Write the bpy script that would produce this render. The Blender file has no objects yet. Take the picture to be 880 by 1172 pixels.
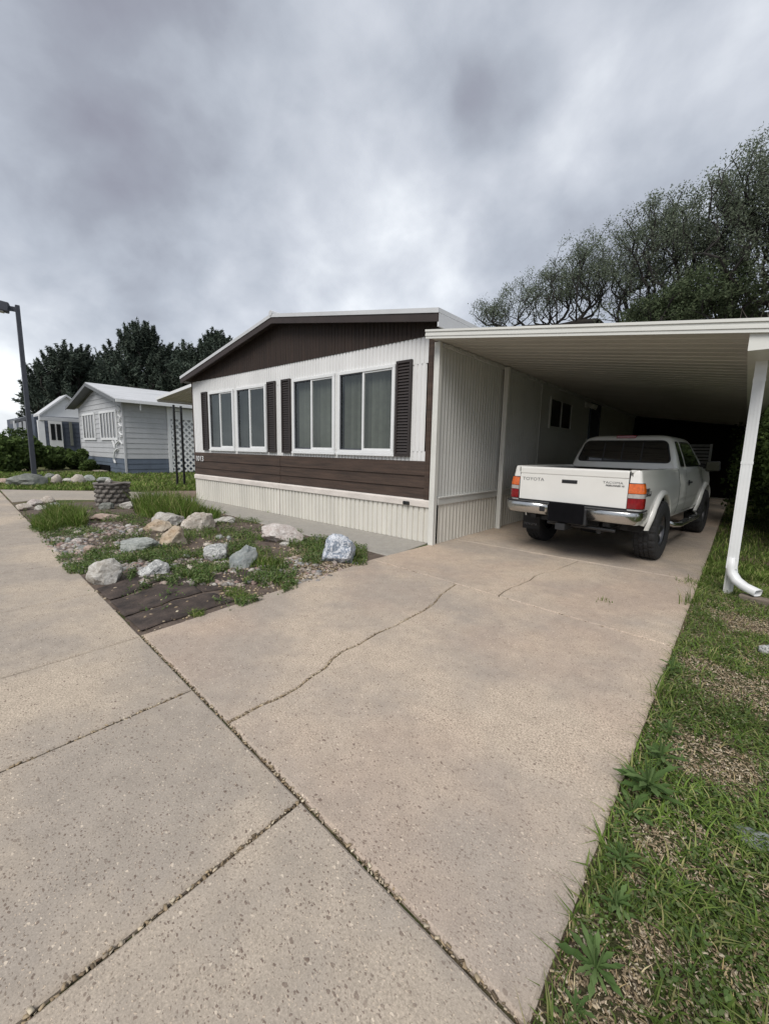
import bpy, math, random
import numpy as np
from mathutils import Vector, Matrix, noise
random.seed(7); RNG = np.random.default_rng(11)
D = bpy.data; SC = bpy.context.scene; COL = SC.collection
PI = math.pi

# ------------------------------------------------------------------ camera
F = 474.5; PCX, PCY = 440.0, 586.0            # focal length and centre in photo pixels
CAM = Vector((3.230, -4.872, 1.30))
RT = Vector((0.7559134, 0.65432134, 0.02141301))
DN = Vector((0.11148363, -0.09642487, -0.98907717))
FW = Vector((-0.64510955, 0.75004389, -0.14583497))
def ray(px, py): return RT*(px-PCX) + DN*(py-PCY) + FW*F
def G(px, py, z=0.0):
    d = ray(px, py); t = (z-CAM.z)/d.z; return CAM + d*t
def onY(px, py, Y):
    d = ray(px, py); return CAM + d*((Y-CAM.y)/d.y)
def onX(px, py, X):
    d = ray(px, py); return CAM + d*((X-CAM.x)/d.x)
cd = D.cameras.new('camera'); cam = D.objects.new('camera', cd); COL.objects.link(cam)
m = Matrix.Identity(4)
for i in range(3):
    m[i][0] = RT[i]; m[i][1] = -DN[i]; m[i][2] = -FW[i]; m[i][3] = CAM[i]
cam.matrix_world = m
cd.sensor_fit = 'HORIZONTAL'; cd.sensor_width = 36; cd.lens = F/880*36
cd.clip_start = 0.05; cd.clip_end = 2000
SC.camera = cam

# ------------------------------------------------------------------ materials
def mat(name, col, rough=.7, var=.12, scale=6, bump=0.0, bscale=None, metal=0, coat=0, col2=None, spec=.5, island=0, streak=None, alpha=None, trans=0):
    M = D.materials.new(name); M.use_nodes = True
    nt = M.node_tree; N = nt.nodes; L = nt.links; b = N['Principled BSDF']
    b.inputs['Roughness'].default_value = rough; b.inputs['Metallic'].default_value = metal
    b.inputs['Coat Weight'].default_value = coat; b.inputs['Coat Roughness'].default_value = .06
    b.inputs['Specular IOR Level'].default_value = spec
    tc = N.new('ShaderNodeTexCoord')
    src = tc.outputs['Object']
    if streak:
        mp = N.new('ShaderNodeMapping'); mp.inputs['Scale'].default_value = streak
        L.new(src, mp.inputs['Vector']); src = mp.outputs['Vector']
    nz = N.new('ShaderNodeTexNoise'); nz.inputs['Scale'].default_value = scale; nz.inputs['Detail'].default_value = 6
    nz.inputs['Roughness'].default_value = .65
    L.new(src, nz.inputs['Vector'])
    cr = N.new('ShaderNodeValToRGB'); L.new(nz.outputs['Fac'], cr.inputs['Fac'])
    c = Vector(col)
    lo = c*(1-var); hi = c*(1+var)
    if col2: lo = c; hi = Vector(col2)
    cr.color_ramp.elements[0].position = .32; cr.color_ramp.elements[0].color = (*lo, 1)
    cr.color_ramp.elements[1].position = .68; cr.color_ramp.elements[1].color = (*hi, 1)
    out = cr.outputs['Color']
    if island:
        ge = N.new('ShaderNodeNewGeometry'); mr = N.new('ShaderNodeMapRange')
        mr.inputs['To Min'].default_value = 1-island; mr.inputs['To Max'].default_value = 1+island
        L.new(ge.outputs['Random Per Island'], mr.inputs['Value'])
        mx = N.new('ShaderNodeMix'); mx.data_type = 'RGBA'; mx.blend_type = 'MULTIPLY'; mx.inputs['Factor'].default_value = 1
        L.new(out, mx.inputs['A']); L.new(mr.outputs['Result'], mx.inputs['B']); out = mx.outputs['Result']
    L.new(out, b.inputs['Base Color'])
    if bump:
        n2 = N.new('ShaderNodeTexNoise'); n2.inputs['Scale'].default_value = bscale or scale*6; n2.inputs['Detail'].default_value = 5
        L.new(src, n2.inputs['Vector'])
        bp = N.new('ShaderNodeBump'); bp.inputs['Strength'].default_value = min(1, bump); bp.inputs['Distance'].default_value = .01
        L.new(n2.outputs['Fac'], bp.inputs['Height']); L.new(bp.outputs['Normal'], b.inputs['Normal'])
    if trans:
        b.inputs['Transmission Weight'].default_value = trans
    return M
def ramp_island(name, cols, rough=.8, scale=40, var=.3, trans=False):
    """each little piece takes one of several colours"""
    M = D.materials.new(name); M.use_nodes = True
    nt = M.node_tree; N = nt.nodes; L = nt.links; b = N['Principled BSDF']
    b.inputs['Roughness'].default_value = rough; b.inputs['Specular IOR Level'].default_value = .25
    ge = N.new('ShaderNodeNewGeometry'); cr = N.new('ShaderNodeValToRGB'); cr.color_ramp.interpolation = 'LINEAR'
    L.new(ge.outputs['Random Per Island'], cr.inputs['Fac'])
    e = cr.color_ramp.elements
    while len(e) < len(cols): e.new(.5)
    for i, c in enumerate(cols):
        e[i].position = i/(len(cols)-1); e[i].color = (*c, 1)
    nz = N.new('ShaderNodeTexNoise'); nz.inputs['Scale'].default_value = scale; nz.inputs['Detail'].default_value = 4
    tc = N.new('ShaderNodeTexCoord'); L.new(tc.outputs['Object'], nz.inputs['Vector'])
    mr = N.new('ShaderNodeMapRange'); mr.inputs['From Min'].default_value = .3; mr.inputs['From Max'].default_value = .7
    mr.inputs['To Min'].default_value = 1-var; mr.inputs['To Max'].default_value = 1+var
    L.new(nz.outputs['Fac'], mr.inputs['Value'])
    mx = N.new('ShaderNodeMix'); mx.data_type = 'RGBA'; mx.blend_type = 'MULTIPLY'; mx.inputs['Factor'].default_value = 1
    L.new(cr.outputs['Color'], mx.inputs['A']); L.new(mr.outputs['Result'], mx.inputs['B'])
    L.new(mx.outputs['Result'], b.inputs['Base Color'])
    if trans:
        tr = N.new('ShaderNodeBsdfTranslucent'); L.new(mx.outputs['Result'], tr.inputs['Color'])
        ms = N.new('ShaderNodeMixShader'); ms.inputs['Fac'].default_value = .3
        L.new(b.outputs['BSDF'], ms.inputs[1]); L.new(tr.outputs['BSDF'], ms.inputs[2])
        L.new(ms.outputs['Shader'], N['Material Output'].inputs['Surface'])
    return M
def concrete(name, base, pebble=1.0, pink=0.0, worn=1.0):
    M = D.materials.new(name); M.use_nodes = True
    nt = M.node_tree; N = nt.nodes; L = nt.links; b = N['Principled BSDF']
    b.inputs['Roughness'].default_value = .88; b.inputs['Specular IOR Level'].default_value = .25
    tc = N.new('ShaderNodeTexCoord'); P0 = tc.outputs['Object']
    # jitter the coordinates so that no stone is round
    nj = N.new('ShaderNodeTexNoise'); nj.inputs['Scale'].default_value = 70; nj.inputs['Detail'].default_value = 3; L.new(P0, nj.inputs['Vector'])
    vm = N.new('ShaderNodeVectorMath'); vm.operation = 'MULTIPLY_ADD'; L.new(nj.outputs['Color'], vm.inputs[0]); vm.inputs[1].default_value = (.016, .016, .016); L.new(P0, vm.inputs[2]); P = vm.outputs[0]
    def nz(s, d=6, r=.6, src=None):
        n = N.new('ShaderNodeTexNoise'); n.inputs['Scale'].default_value = s; n.inputs['Detail'].default_value = d; n.inputs['Roughness'].default_value = r
        L.new(src or P0, n.inputs['Vector']); return n.outputs['Fac']
    def ramp(f, a, c, ca, cb):
        r = N.new('ShaderNodeValToRGB'); L.new(f, r.inputs['Fac'])
        r.color_ramp.elements[0].position = a; r.color_ramp.elements[0].color = (*ca, 1)
        r.color_ramp.elements[1].position = c; r.color_ramp.elements[1].color = (*cb, 1); return r.outputs['Color']
    def mix(a, bb, f, mode='MIX'):
        x = N.new('ShaderNodeMix'); x.data_type = 'RGBA'; x.blend_type = mode
        for s_, v in (('A', a), ('B', bb), ('Factor', f)):
            if hasattr(v, 'links'): L.new(v, x.inputs[s_])
            elif s_ == 'Factor': x.inputs[s_].default_value = v
            else: x.inputs[s_].default_value = (*v, 1)
        return x.outputs['Result']
    c = Vector(base)
    zone = ramp(nz(.85, 5, .6), .44, .60, (0,)*3, (worn,)*3)          # where the cement skin has worn off
    col = mix(c*.86, (c.x*1.16, c.y*1.12, c.z*1.05), zone)
    if pink: col = mix(col, (c.x*1.16, c.y*.94, c.z*.82), ramp(nz(.55, 3), .47, .64, (0, 0, 0), (pink,)*3))
    col = mix(col, ramp(nz(9, 6, .7), .3, .7, (.88,)*3, (1.10,)*3), 1, 'MULTIPLY')
    grain = mix(ramp(nz(170, 3, .75), .33, .67, (.80,)*3, (1.17,)*3), ramp(nz(120, 4, .8), .36, .64, (.55,)*3, (1.35,)*3), zone)
    col = mix(col, grain, 1, 'MULTIPLY')
    hh = None
    for s, thr, cc, amt, seed, dens in ((34, .21, (c.x*.36, c.y*.30, c.z*.28), .9, 0, .72), (60, .24, (c.x*.42, c.y*.36, c.z*.34), .9, 3, .55), (95, .26, (c.x*.5, c.y*.45, c.z*.42), .8, 5, .5), (44, .20, (c.x*1.7, c.y*1.68, c.z*1.6), .85, 7, .74), (85, .25, (c.x*1.5, c.y*1.42, c.z*1.3), .8, 9, .6)):
        v = N.new('ShaderNodeTexVoronoi'); v.inputs['Scale'].default_value = s
        mp = N.new('ShaderNodeMapping'); mp.inputs['Location'].default_value = (seed, seed*1.7, 0); mp.inputs['Scale'].default_value = (1, 1.7, 1); mp.inputs['Rotation'].default_value = (0, 0, seed)
        L.new(P, mp.inputs['Vector']); L.new(mp.outputs['Vector'], v.inputs['Vector'])
        sp = N.new('ShaderNodeSeparateColor'); L.new(v.outputs['Color'], sp.inputs['Color'])
        # stones differ in size
        dv_ = N.new('ShaderNodeMath'); dv_.operation = 'MULTIPLY_ADD'; L.new(sp.outputs['Green'], dv_.inputs[0]); dv_.inputs[1].default_value = .16; L.new(v.outputs['Distance'], dv_.inputs[2])
        f1 = ramp(dv_.outputs[0], thr+.06, thr+.10, (1,)*3, (0,)*3)
        f2 = ramp(sp.outputs['Red'], dens, dens+.04, (0,)*3, (1,)*3)
        f = mix(f1, f2, 1, 'MULTIPLY'); f = mix(f, ramp(nz(1.3+s*.01, 4), .36, .6, (.45,)*3, (1,)*3), 1, 'MULTIPLY')
        f = mix(f, (amt*pebble,)*3, 1, 'MULTIPLY')
        col = mix(col, cc, f); hh = f if hh is None else mix(hh, f, 1, 'ADD')
    col = mix(col, (c.x*.70, c.y*.67, c.z*.64), ramp(nz(2.1, 6, .7), .56, .80, (0,)*3, (.32,)*3))
    L.new(col, b.inputs['Base Color'])
    bp = N.new('ShaderNodeBump'); bp.inputs['Strength'].default_value = .6; bp.inputs['Distance'].default_value = .004
    L.new(mix(nz(130, 4, .75), hh, .45), bp.inputs['Height']); L.new(bp.outputs['Normal'], b.inputs['Normal'])
    return M
def glass_mat(name, tint, mixg=.0):
    M = D.materials.new(name); M.use_nodes = True
    nt = M.node_tree; N = nt.nodes; L = nt.links; N.remove(N['Principled BSDF'])
    t = N.new('ShaderNodeBsdfTransparent'); t.inputs['Color'].default_value = (*tint, 1)
    g = N.new('ShaderNodeBsdfGlossy'); g.inputs['Roughness'].default_value = .02; g.inputs['Color'].default_value = (.9, .95, .92, 1)
    lw = N.new('ShaderNodeLayerWeight'); lw.inputs['Blend'].default_value = .5; pw = N.new('ShaderNodeMath'); pw.operation = 'POWER'; L.new(lw.outputs['Facing'], pw.inputs[0]); pw.inputs[1].default_value = 3.5; fr = N.new('ShaderNodeMath'); fr.operation = 'MULTIPLY_ADD'; L.new(pw.outputs[0], fr.inputs[0]); fr.inputs[1].default_value = .85; fr.inputs[2].default_value = .08
    nz = N.new('ShaderNodeTexNoise'); nz.inputs['Scale'].default_value = 1.2
    bp = N.new('ShaderNodeBump'); bp.inputs['Strength'].default_value = .08; L.new(nz.outputs['Fac'], bp.inputs['Height'])
    L.new(bp.outputs['Normal'], g.inputs['Normal'])
    mx = N.new('ShaderNodeMixShader'); L.new(fr.outputs[0], mx.inputs['Fac'])
    L.new(t.outputs[0], mx.inputs[1]); L.new(g.outputs[0], mx.inputs[2])
    L.new(mx.outputs[0], N['Material Output'].inputs['Surface'])
    return M
def rock_mat(name, a, b_, vein=(.05, .05, .055), vamt=.6, scale=5, stain=None):
    M = mat(name, a, .85, .0, scale, 1.0, scale*5, col2=b_)
    nt = M.node_tree; N = nt.nodes; L = nt.links; b = N['Principled BSDF']
    old = b.inputs['Base Color'].links[0].from_socket
    tc = N.new('ShaderNodeTexCoord')
    v = N.new('ShaderNodeTexNoise'); v.inputs['Scale'].default_value = scale*1.6; v.inputs['Detail'].default_value = 8; v.inputs['Roughness'].default_value = .7; v.inputs['Distortion'].default_value = 1.2
    L.new(tc.outputs['Object'], v.inputs['Vector'])
    r = N.new('ShaderNodeValToRGB'); L.new(v.outputs['Fac'], r.inputs['Fac'])
    e = r.color_ramp.elements; e[0].position = .44; e[0].color = (0, 0, 0, 1); e[1].position = .5; e[1].color = (vamt,)*3+(1,)
    x = e.new(.56); x.color = (0, 0, 0, 1)
    mx = N.new('ShaderNodeMix'); mx.data_type = 'RGBA'; L.new(r.outputs['Color'], mx.inputs['Factor']); L.new(old, mx.inputs['A']); mx.inputs['B'].default_value = (*vein, 1)
    out = mx.outputs['Result']
    if stain:
        n3 = N.new('ShaderNodeTexNoise'); n3.inputs['Scale'].default_value = scale*.6; n3.inputs['Detail'].default_value = 5; L.new(tc.outputs['Object'], n3.inputs['Vector'])
        r3 = N.new('ShaderNodeValToRGB'); L.new(n3.outputs['Fac'], r3.inputs['Fac']); r3.color_ramp.elements[0].position = .45; r3.color_ramp.elements[1].position = .62
        m3 = N.new('ShaderNodeMix'); m3.data_type = 'RGBA'; L.new(r3.outputs['Color'], m3.inputs['Factor']); L.new(out, m3.inputs['A']); m3.inputs['B'].default_value = (*stain, 1); out = m3.outputs['Result']
    L.new(out, b.inputs['Base Color'])
    return M

M_ = dict(
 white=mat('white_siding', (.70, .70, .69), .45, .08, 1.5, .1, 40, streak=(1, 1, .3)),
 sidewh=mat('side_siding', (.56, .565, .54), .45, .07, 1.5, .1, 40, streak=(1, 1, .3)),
 cream=mat('cream_skirting', (.62, .60, .54), .6, .10, 2.5, .1, 40, streak=(1, 1, .25)),
 creamtrim=mat('cream_trim', (.64, .59, .54), .6, .12, 5, .1, 40, streak=(.6, .6, 2)),
 trimwhite=mat('white_trim', (.72, .73, .73), .4, .04, 4),
 brown=mat('brown_boards', (.052, .032, .022), .65, .45, 3, .35, 30, streak=(.5, .5, 6)),
 browngable=mat('brown_gable', (.026, .015, .010), .75, .3, 3, .3, 30, streak=(4, 4, .4)),
 brownfascia=mat('brown_fascia', (.034, .024, .021), .6, .2, 3, .2, 30),
 shutter=mat('brown_shutter', (.030, .023, .021), .5, .15, 4),
 dark=mat('dark_interior', (.006, .006, .007), .95, .2, spec=.05),
 blind=mat('blinds', (.15, .16, .14), .8, .12, 9, island=.25),
 screen=mat('screen', (.04, .045, .045), .8, .1, 20),
 glass=glass_mat('window_glass', (.74, .76, .74)),
 roof=mat('roof_metal', (.55, .56, .57), .45, .08, 1.2, .1),
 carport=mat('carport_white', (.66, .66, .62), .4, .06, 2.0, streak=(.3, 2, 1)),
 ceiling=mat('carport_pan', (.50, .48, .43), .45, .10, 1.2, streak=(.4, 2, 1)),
 paint=mat('truck_paint', (.78, .77, .73), .32, .03, 3, coat=.7),
 liner=mat('bed_grey', (.30, .30, .29), .55, .15, 8),
 blackp=mat('black_plastic', (.018, .019, .021), .5, .2, 20, .1),
 rubber=mat('tyre_rubber', (.022, .022, .023), .85, .25, 20, .3, 80),
 chrome=mat('chrome', (.55, .55, .54), .24, .06, 4, metal=1),
 rim=mat('rim_alloy', (.10, .10, .105), .4, .2, 6, metal=.8),
 tglass=mat('truck_glass', (.006, .007, .008), .04, .2, 3, spec=.8),
 red=mat('red_lens', (.22, .006, .010), .15, .25, 30, coat=.6),
 amber=mat('amber_lens', (.62, .12, .015), .15, .25, 30, coat=.6),
 clear=mat('clear_lens', (.42, .40, .38), .15, .15, 40, coat=.6),
 badge=mat('badge_grey', (.16, .16, .16), .4, .1),
 badged=mat('badge_dark', (.03, .03, .035), .4, .1),
 pole=mat('lamp_pole', (.05, .055, .07), .55, .15),
 iron=mat('black_iron', (.02, .02, .02), .5, .2),
 siding2=mat('grey_siding', (.44, .45, .46), .6, .07, 2, streak=(1, 1, .5)),
 skirt2=mat('blue_grey_skirting', (.10, .125, .165), .65, .15, 2),
 roof2=mat('roof_sheet', (.52, .53, .54), .6, .15, 1.2, streak=(4, .5, 1)),
 soffit2=mat('grey_soffit', (.16, .17, .18), .7, .1),
 navy=mat('navy_siding', (.07, .085, .115), .6, .15, 3),
 soil=mat('soil', (.060, .043, .034), .95, .4, 9, 1, 60, col2=(.15, .115, .09)),
 fabric=mat('fabric', (.020, .015, .013), .9, .3, 7, .8, 60, col2=(.085, .062, .05)),
 pavers=mat('red_pavers', (.17, .11, .085), .9, .2, 6, .6, col2=(.25, .19, .155)),
 log=mat('weathered_timber', (.17, .14, .11), .9, .3, 4, .6, streak=(.5, 6, 6)),
 bark=mat('bark', (.020, .017, .015), .95, .35, 8, .8, 40),
 blockm=mat('planter_concrete', (.16, .145, .13), .9, .3, 9, .8, 60),
 asphalt=mat('asphalt', (.05, .05, .052), .9, .25, 20, .5, 150),
 bluebin=mat('teal', (.03, .10, .10), .6),
 leafA=ramp_island('leaves_grey_green', [(.075, .095, .062), (.13, .155, .105), (.20, .23, .17)], trans=True, scale=.5, var=.35),
 leafD=ramp_island('leaves_dark_green', [(.040, .065, .020), (.07, .11, .030), (.11, .16, .045)], trans=True, scale=.6, var=.4),
 leafE=ramp_island('leaves_dusky_green', [(.045, .065, .032), (.075, .10, .05), (.12, .145, .08)], trans=True, scale=.7, var=.45),
 leafB=ramp_island('leaves_bright_green', [(.09, .15, .02), (.16, .25, .04), (.24, .33, .07)], trans=True, scale=.8, var=.45),
 needle=ramp_island('needles', [(.036, .052, .040), (.056, .076, .056), (.085, .105, .080)], trans=False, scale=.4, var=.4),
 grass=ramp_island('grass_blades', [(.055, .095, .014), (.095, .155, .026), (.135, .21, .04), (.19, .26, .065), (.34, .31, .14)], trans=True, scale=1.2, var=.35),
 weedbig=ramp_island('broad_leaves', [(.065, .12, .032), (.10, .165, .05), (.16, .235, .085)], trans=True, scale=14, var=.25),
 weed=ramp_island('weed_leaves', [(.055, .095, .025), (.085, .14, .04), (.13, .19, .065), (.19, .20, .10)], trans=True, scale=8, var=.25),
 straw=ramp_island('dry_straw', [(.30, .22, .10), (.42, .34, .18), (.22, .16, .09), (.50, .42, .25)], scale=30, var=.2),
 chips=ramp_island('wood_chips', [(.10, .075, .05), (.26, .20, .13), (.36, .28, .18), (.55, .48, .36), (.18, .13, .09)], scale=60, var=.25),
 pebbles=ramp_island('pebbles', [(.10, .09, .08), (.32, .29, .26), (.24, .15, .13), (.44, .41, .37), (.22, .22, .22), (.36, .30, .25), (.15, .12, .10)], scale=60, var=.25),
)
M_['walk'] = concrete('sidewalk_concrete', (.405, .352, .295), 1.0)
M_['drive'] = concrete('driveway_concrete', (.425, .364, .305), .9, pink=.28)
M_['path'] = concrete('path_concrete', (.38, .34, .29), .5, worn=.4)
M_['walkway'] = concrete('walkway_concrete', (.37, .35, .315), .35, worn=.2)

# ------------------------------------------------------------------ mesh helpers
class MB:
    def __init__(s): s.v = []; s.f = []; s.smooth = False
    def add(s, vs, fs):
        o = len(s.v); s.v += [tuple(p) for p in vs]; s.f += [tuple(i+o for i in f) for f in fs]; return s
    def box(s, x0, x1, y0, y1, z0, z1):
        return s.add([(x0,y0,z0),(x1,y0,z0),(x1,y1,z0),(x0,y1,z0),(x0,y0,z1),(x1,y0,z1),(x1,y1,z1),(x0,y1,z1)],
                     [(0,3,2,1),(4,5,6,7),(0,1,5,4),(1,2,6,5),(2,3,7,6),(3,0,4,7)])
    def hexa(s, p):   # 8 points bottom 4 then top 4
        return s.add(p, [(0,3,2,1),(4,5,6,7),(0,1,5,4),(1,2,6,5),(2,3,7,6),(3,0,4,7)])
    def beam(s, a, b, w, h=None, up=(0,0,1)):
        a = Vector(a); b = Vector(b); h = h or w; d = (b-a).normalized(); u = Vector(up)
        if abs(d.dot(u)) > .95: u = Vector((0,1,0))
        sx = d.cross(u).normalized()*w/2; sz = sx.cross(d).normalized()*h/2
        return s.hexa([a-sx-sz, a+sx-sz, b+sx-sz, b-sx-sz, a-sx+sz, a+sx+sz, b+sx+sz, b-sx+sz])
    def prism(s, poly, z0, z1):
        n = len(poly)
        return s.add([(p[0],p[1],z0) for p in poly]+[(p[0],p[1],z1) for p in poly],
                     [tuple(range(n-1,-1,-1)), tuple(range(n,2*n))]+[(i,(i+1)%n,(i+1)%n+n,i+n) for i in range(n)])
    def tube(s, pts, rad, n=8, cap=True):
        pts = [Vector(p) for p in pts]; k = len(pts)
        if not hasattr(rad, '__len__'): rad = [rad]*k
        o = len(s.v); ref = None
        for i, p in enumerate(pts):
            d = (pts[min(i+1,k-1)]-pts[max(i-1,0)]).normalized()
            if ref is None: ref = Vector((0,0,1)) if abs(d.z) < .9 else Vector((1,0,0))
            a = d.cross(ref).normalized(); b = a.cross(d).normalized(); ref = b
            for j in range(n):
                t = 2*PI*j/n; s.v.append(tuple(p+(a*math.cos(t)+b*math.sin(t))*rad[i]))
        for i in range(k-1):
            for j in range(n):
                j2 = (j+1)%n; s.f.append((o+i*n+j, o+i*n+j2, o+(i+1)*n+j2, o+(i+1)*n+j))
        if cap: s.f.append(tuple(o+j for j in range(n-1,-1,-1))); s.f.append(tuple(o+(k-1)*n+j for j in range(n)))
        return s
    def grid(s, rows, closed=False):   # rows: list of equal-length point lists
        o = len(s.v); n = len(rows[0])
        for r in rows: s.v += [tuple(p) for p in r]
        for i in range(len(rows)-1):
            for j in range(n if closed else n-1):
                j2 = (j+1)%n
                s.f.append((o+i*n+j, o+i*n+j2, o+(i+1)*n+j2, o+(i+1)*n+j))
        return s
    def build(s, name, material, parent=None, smooth=False, bevel=0, auto=None, solid=0):
        me = D.meshes.new(name); me.from_pydata(s.v, [], s.f); me.update()
        import bmesh
        bm = bmesh.new(); bm.from_mesh(me); bmesh.ops.recalc_face_normals(bm, faces=bm.faces); bm.to_mesh(me); bm.free()
        me.materials.append(material)
        if smooth:
            me.polygons.foreach_set('use_smooth', [True]*len(me.polygons))
        o = D.objects.new(name, me); COL.objects.link(o)
        if parent: o.parent = parent
        if auto:
            try: me.set_sharp_from_angle(angle=math.radians(auto))
            except Exception: pass
        if solid:
            md = o.modifiers.new('Solid', 'SOLIDIFY'); md.thickness = solid; md.offset = -1
        if bevel:
            md = o.modifiers.new('Bevel', 'BEVEL'); md.width = bevel; md.segments = 2; md.limit_method = 'ANGLE'; md.angle_limit = math.radians(40)
        return o
def tag(o, label=None, cat=None, group=None, kind=None):
    if label: o['label'] = label
    if cat: o['category'] = cat
    if group: o['group'] = group
    if kind: o['kind'] = kind
    return o
def empty(name, loc, label, cat, group=None, rz=0):
    o = D.objects.new(name, None); COL.objects.link(o); o.location = loc; o.rotation_euler = (0, 0, rz); o.empty_display_size = .2
    return tag(o, label, cat, group)
def np_mesh(name, V, Fq, material, parent=None, smooth=False):
    V = np.asarray(V, np.float32); Fq = np.asarray(Fq, np.int32)
    me = D.meshes.new(name); me.vertices.add(len(V)); me.vertices.foreach_set('co', V.ravel())
    n, k = Fq.shape
    me.loops.add(n*k); me.loops.foreach_set('vertex_index', Fq.ravel())
    me.polygons.add(n); me.polygons.foreach_set('loop_start', np.arange(0, n*k, k, dtype=np.int32)); me.polygons.foreach_set('loop_total', np.full(n, k, np.int32))
    if smooth: me.polygons.foreach_set('use_smooth', np.ones(n, bool))
    me.update(calc_edges=True); me.materials.append(material)
    o = D.objects.new(name, me); COL.objects.link(o)
    if parent: o.parent = parent
    return o
def text_part(name, s, size, origin, xdir, ydir, material, parent, extrude=.002, sx=1.0, shear=0, bold=0.0):
    cu = D.curves.new(name, 'FONT'); cu.body = s; cu.size = size; cu.extrude = extrude; cu.resolution_u = 2; cu.shear = shear; cu.offset = bold
    t = D.objects.new(name, cu); COL.objects.link(t)
    bpy.context.view_layer.update()
    me = D.meshes.new_from_object(t.evaluated_get(bpy.context.evaluated_depsgraph_get()))
    D.objects.remove(t)
    x = Vector(xdir).normalized(); y = Vector(ydir).normalized(); z = x.cross(y)
    mm = Matrix.Identity(4)
    for i in range(3): mm[i][0] = x[i]*sx; mm[i][1] = y[i]; mm[i][2] = z[i]; mm[i][3] = origin[i]
    me.transform(mm); me.materials.clear(); me.materials.append(material); me.name = name
    o = D.objects.new(name, me); COL.objects.link(o); o.parent = parent
    return o

# ------------------------------------------------------------------ ground and paving
def inner(x): return -3.9 - .057*(x-.2)          # inner edge of the sidewalk
GZ = -.018
def gmat():
    M = D.materials.new('ground_earth'); M.use_nodes = True
    nt = M.node_tree; N = nt.nodes; L = nt.links; b = N['Principled BSDF']; b.inputs['Roughness'].default_value = .95; b.inputs['Specular IOR Level'].default_value = .15
    tc = N.new('ShaderNodeTexCoord')
    def nz(s, d=8, r=.65):
        n = N.new('ShaderNodeTexNoise'); n.inputs['Scale'].default_value = s; n.inputs['Detail'].default_value = d; n.inputs['Roughness'].default_value = r
        L.new(tc.outputs['Object'], n.inputs['Vector']); return n.outputs['Fac']
    r1 = N.new('ShaderNodeValToRGB'); L.new(nz(45, 8, .75), r1.inputs['Fac'])
    e = r1.color_ramp.elements; e[0].position = .35; e[0].color = (.07, .05, .035, 1); e[1].position = .7; e[1].color = (.32, .25, .17, 1)
    x = e.new(.5); x.color = (.17, .13, .09, 1)
    r2 = N.new('ShaderNodeValToRGB'); L.new(nz(30, 6, .7), r2.inputs['Fac'])
    e = r2.color_ramp.elements; e[0].position = .3; e[0].color = (.035, .055, .015, 1); e[1].position = .7; e[1].color = (.11, .14, .045, 1)
    r3 = N.new('ShaderNodeValToRGB'); L.new(nz(1.1, 8, .7), r3.inputs['Fac']); r3.color_ramp.elements[0].position = .40; r3.color_ramp.elements[1].position = .56
    mx = N.new('ShaderNodeMix'); mx.data_type = 'RGBA'; L.new(r3.outputs['Color'], mx.inputs['Factor']); L.new(r1.outputs['Color'], mx.inputs['A']); L.new(r2.outputs['Color'], mx.inputs['B'])
    L.new(mx.outputs['Result'], b.inputs['Base Color'])
    bp = N.new('ShaderNodeBump'); bp.inputs['Strength'].default_value = 1; bp.inputs['Distance'].default_value = .03; L.new(nz(60), bp.inputs['Height']); L.new(bp.outputs['Normal'], b.inputs['Normal'])
    return M
M_['ground'] = gmat()
g = MB().add([(-400,-400,GZ),(400,-400,GZ),(400,400,GZ),(-400,400,GZ)], [(0,1,2,3)]).build('ground', M_['ground']); tag(g, kind='structure')
r = MB().box(-120, 60, -16, -5.755, -.12, -.010).build('road', M_['asphalt']); tag(r, kind='structure')
k = MB()
for i in range(-40, 21): k.box(i*3+.006, i*3+2.994, -5.75, -5.60, -.15, .005)
tag(k.build('kerb', M_['path'], bevel=.015), kind='structure')

def rough_edge(a, b, amp, step=.06, seed=0):
    a = Vector((a[0], a[1])); b = Vector((b[0], b[1])); L = (b-a).length; n = max(1, int(L/step)); d = (b-a)/n
    nn = Vector((-(b-a).y, (b-a).x)).normalized()
    return [tuple(a+d*i + nn*amp*(noise.noise(Vector((i*.55, seed, 0))) if 0 < i < n else 0)) for i in range(n+1)]
def slab(mb, poly, z=0.0, th=.1, gap=.005, rough=.003, seed=0):
    # shrink polygon slightly toward centroid side, roughen edges, chamfer the arris
    out = []; n = len(poly)
    P = [Vector((p[0], p[1])) for p in poly]
    area = sum(P[i].x*P[(i+1)%n].y-P[(i+1)%n].x*P[i].y for i in range(n))
    if area < 0: P.reverse()
    def off(P, w):
        R = []
        for i in range(n):
            a, b, c = P[i-1], P[i], P[(i+1)%n]
            n1 = Vector((-(b-a).y, (b-a).x)).normalized(); n2 = Vector((-(c-b).y, (c-b).x)).normalized()
            m = (n1+n2); m = m/(max(.5, m.dot(m)/2)) if m.length > .01 else n1
            R.append(b+m*w)
        return R
    Q = off(P, gap)
    ring = []
    for i in range(n): ring += rough_edge(Q[i], Q[(i+1)%n], rough, .05, seed+i*3.3)[:-1]
    cen = sum((Vector(p) for p in ring), Vector((0, 0)))/len(ring)
    K = len(ring)
    inn = []
    for i in range(K):
        a, b, c = Vector(ring[i-2]), Vector(ring[i]), Vector(ring[(i+2)%K])
        t = (c-a).normalized(); inn.append(tuple(b+Vector((-t.y, t.x))*.010))
    vs = [(x, y, z-th) for x, y in ring]+[(x, y, z-.008) for x, y in ring]+[(x, y, z) for x, y in inn]
    fs = []
    for i in range(K):
        j = (i+1)%K
        fs += [(i, j, K+j, K+i), (K+i, K+j, 2*K+j, 2*K+i)]
    fs.append(tuple(range(2*K, 3*K)))
    mb.add(vs, fs)
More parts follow.
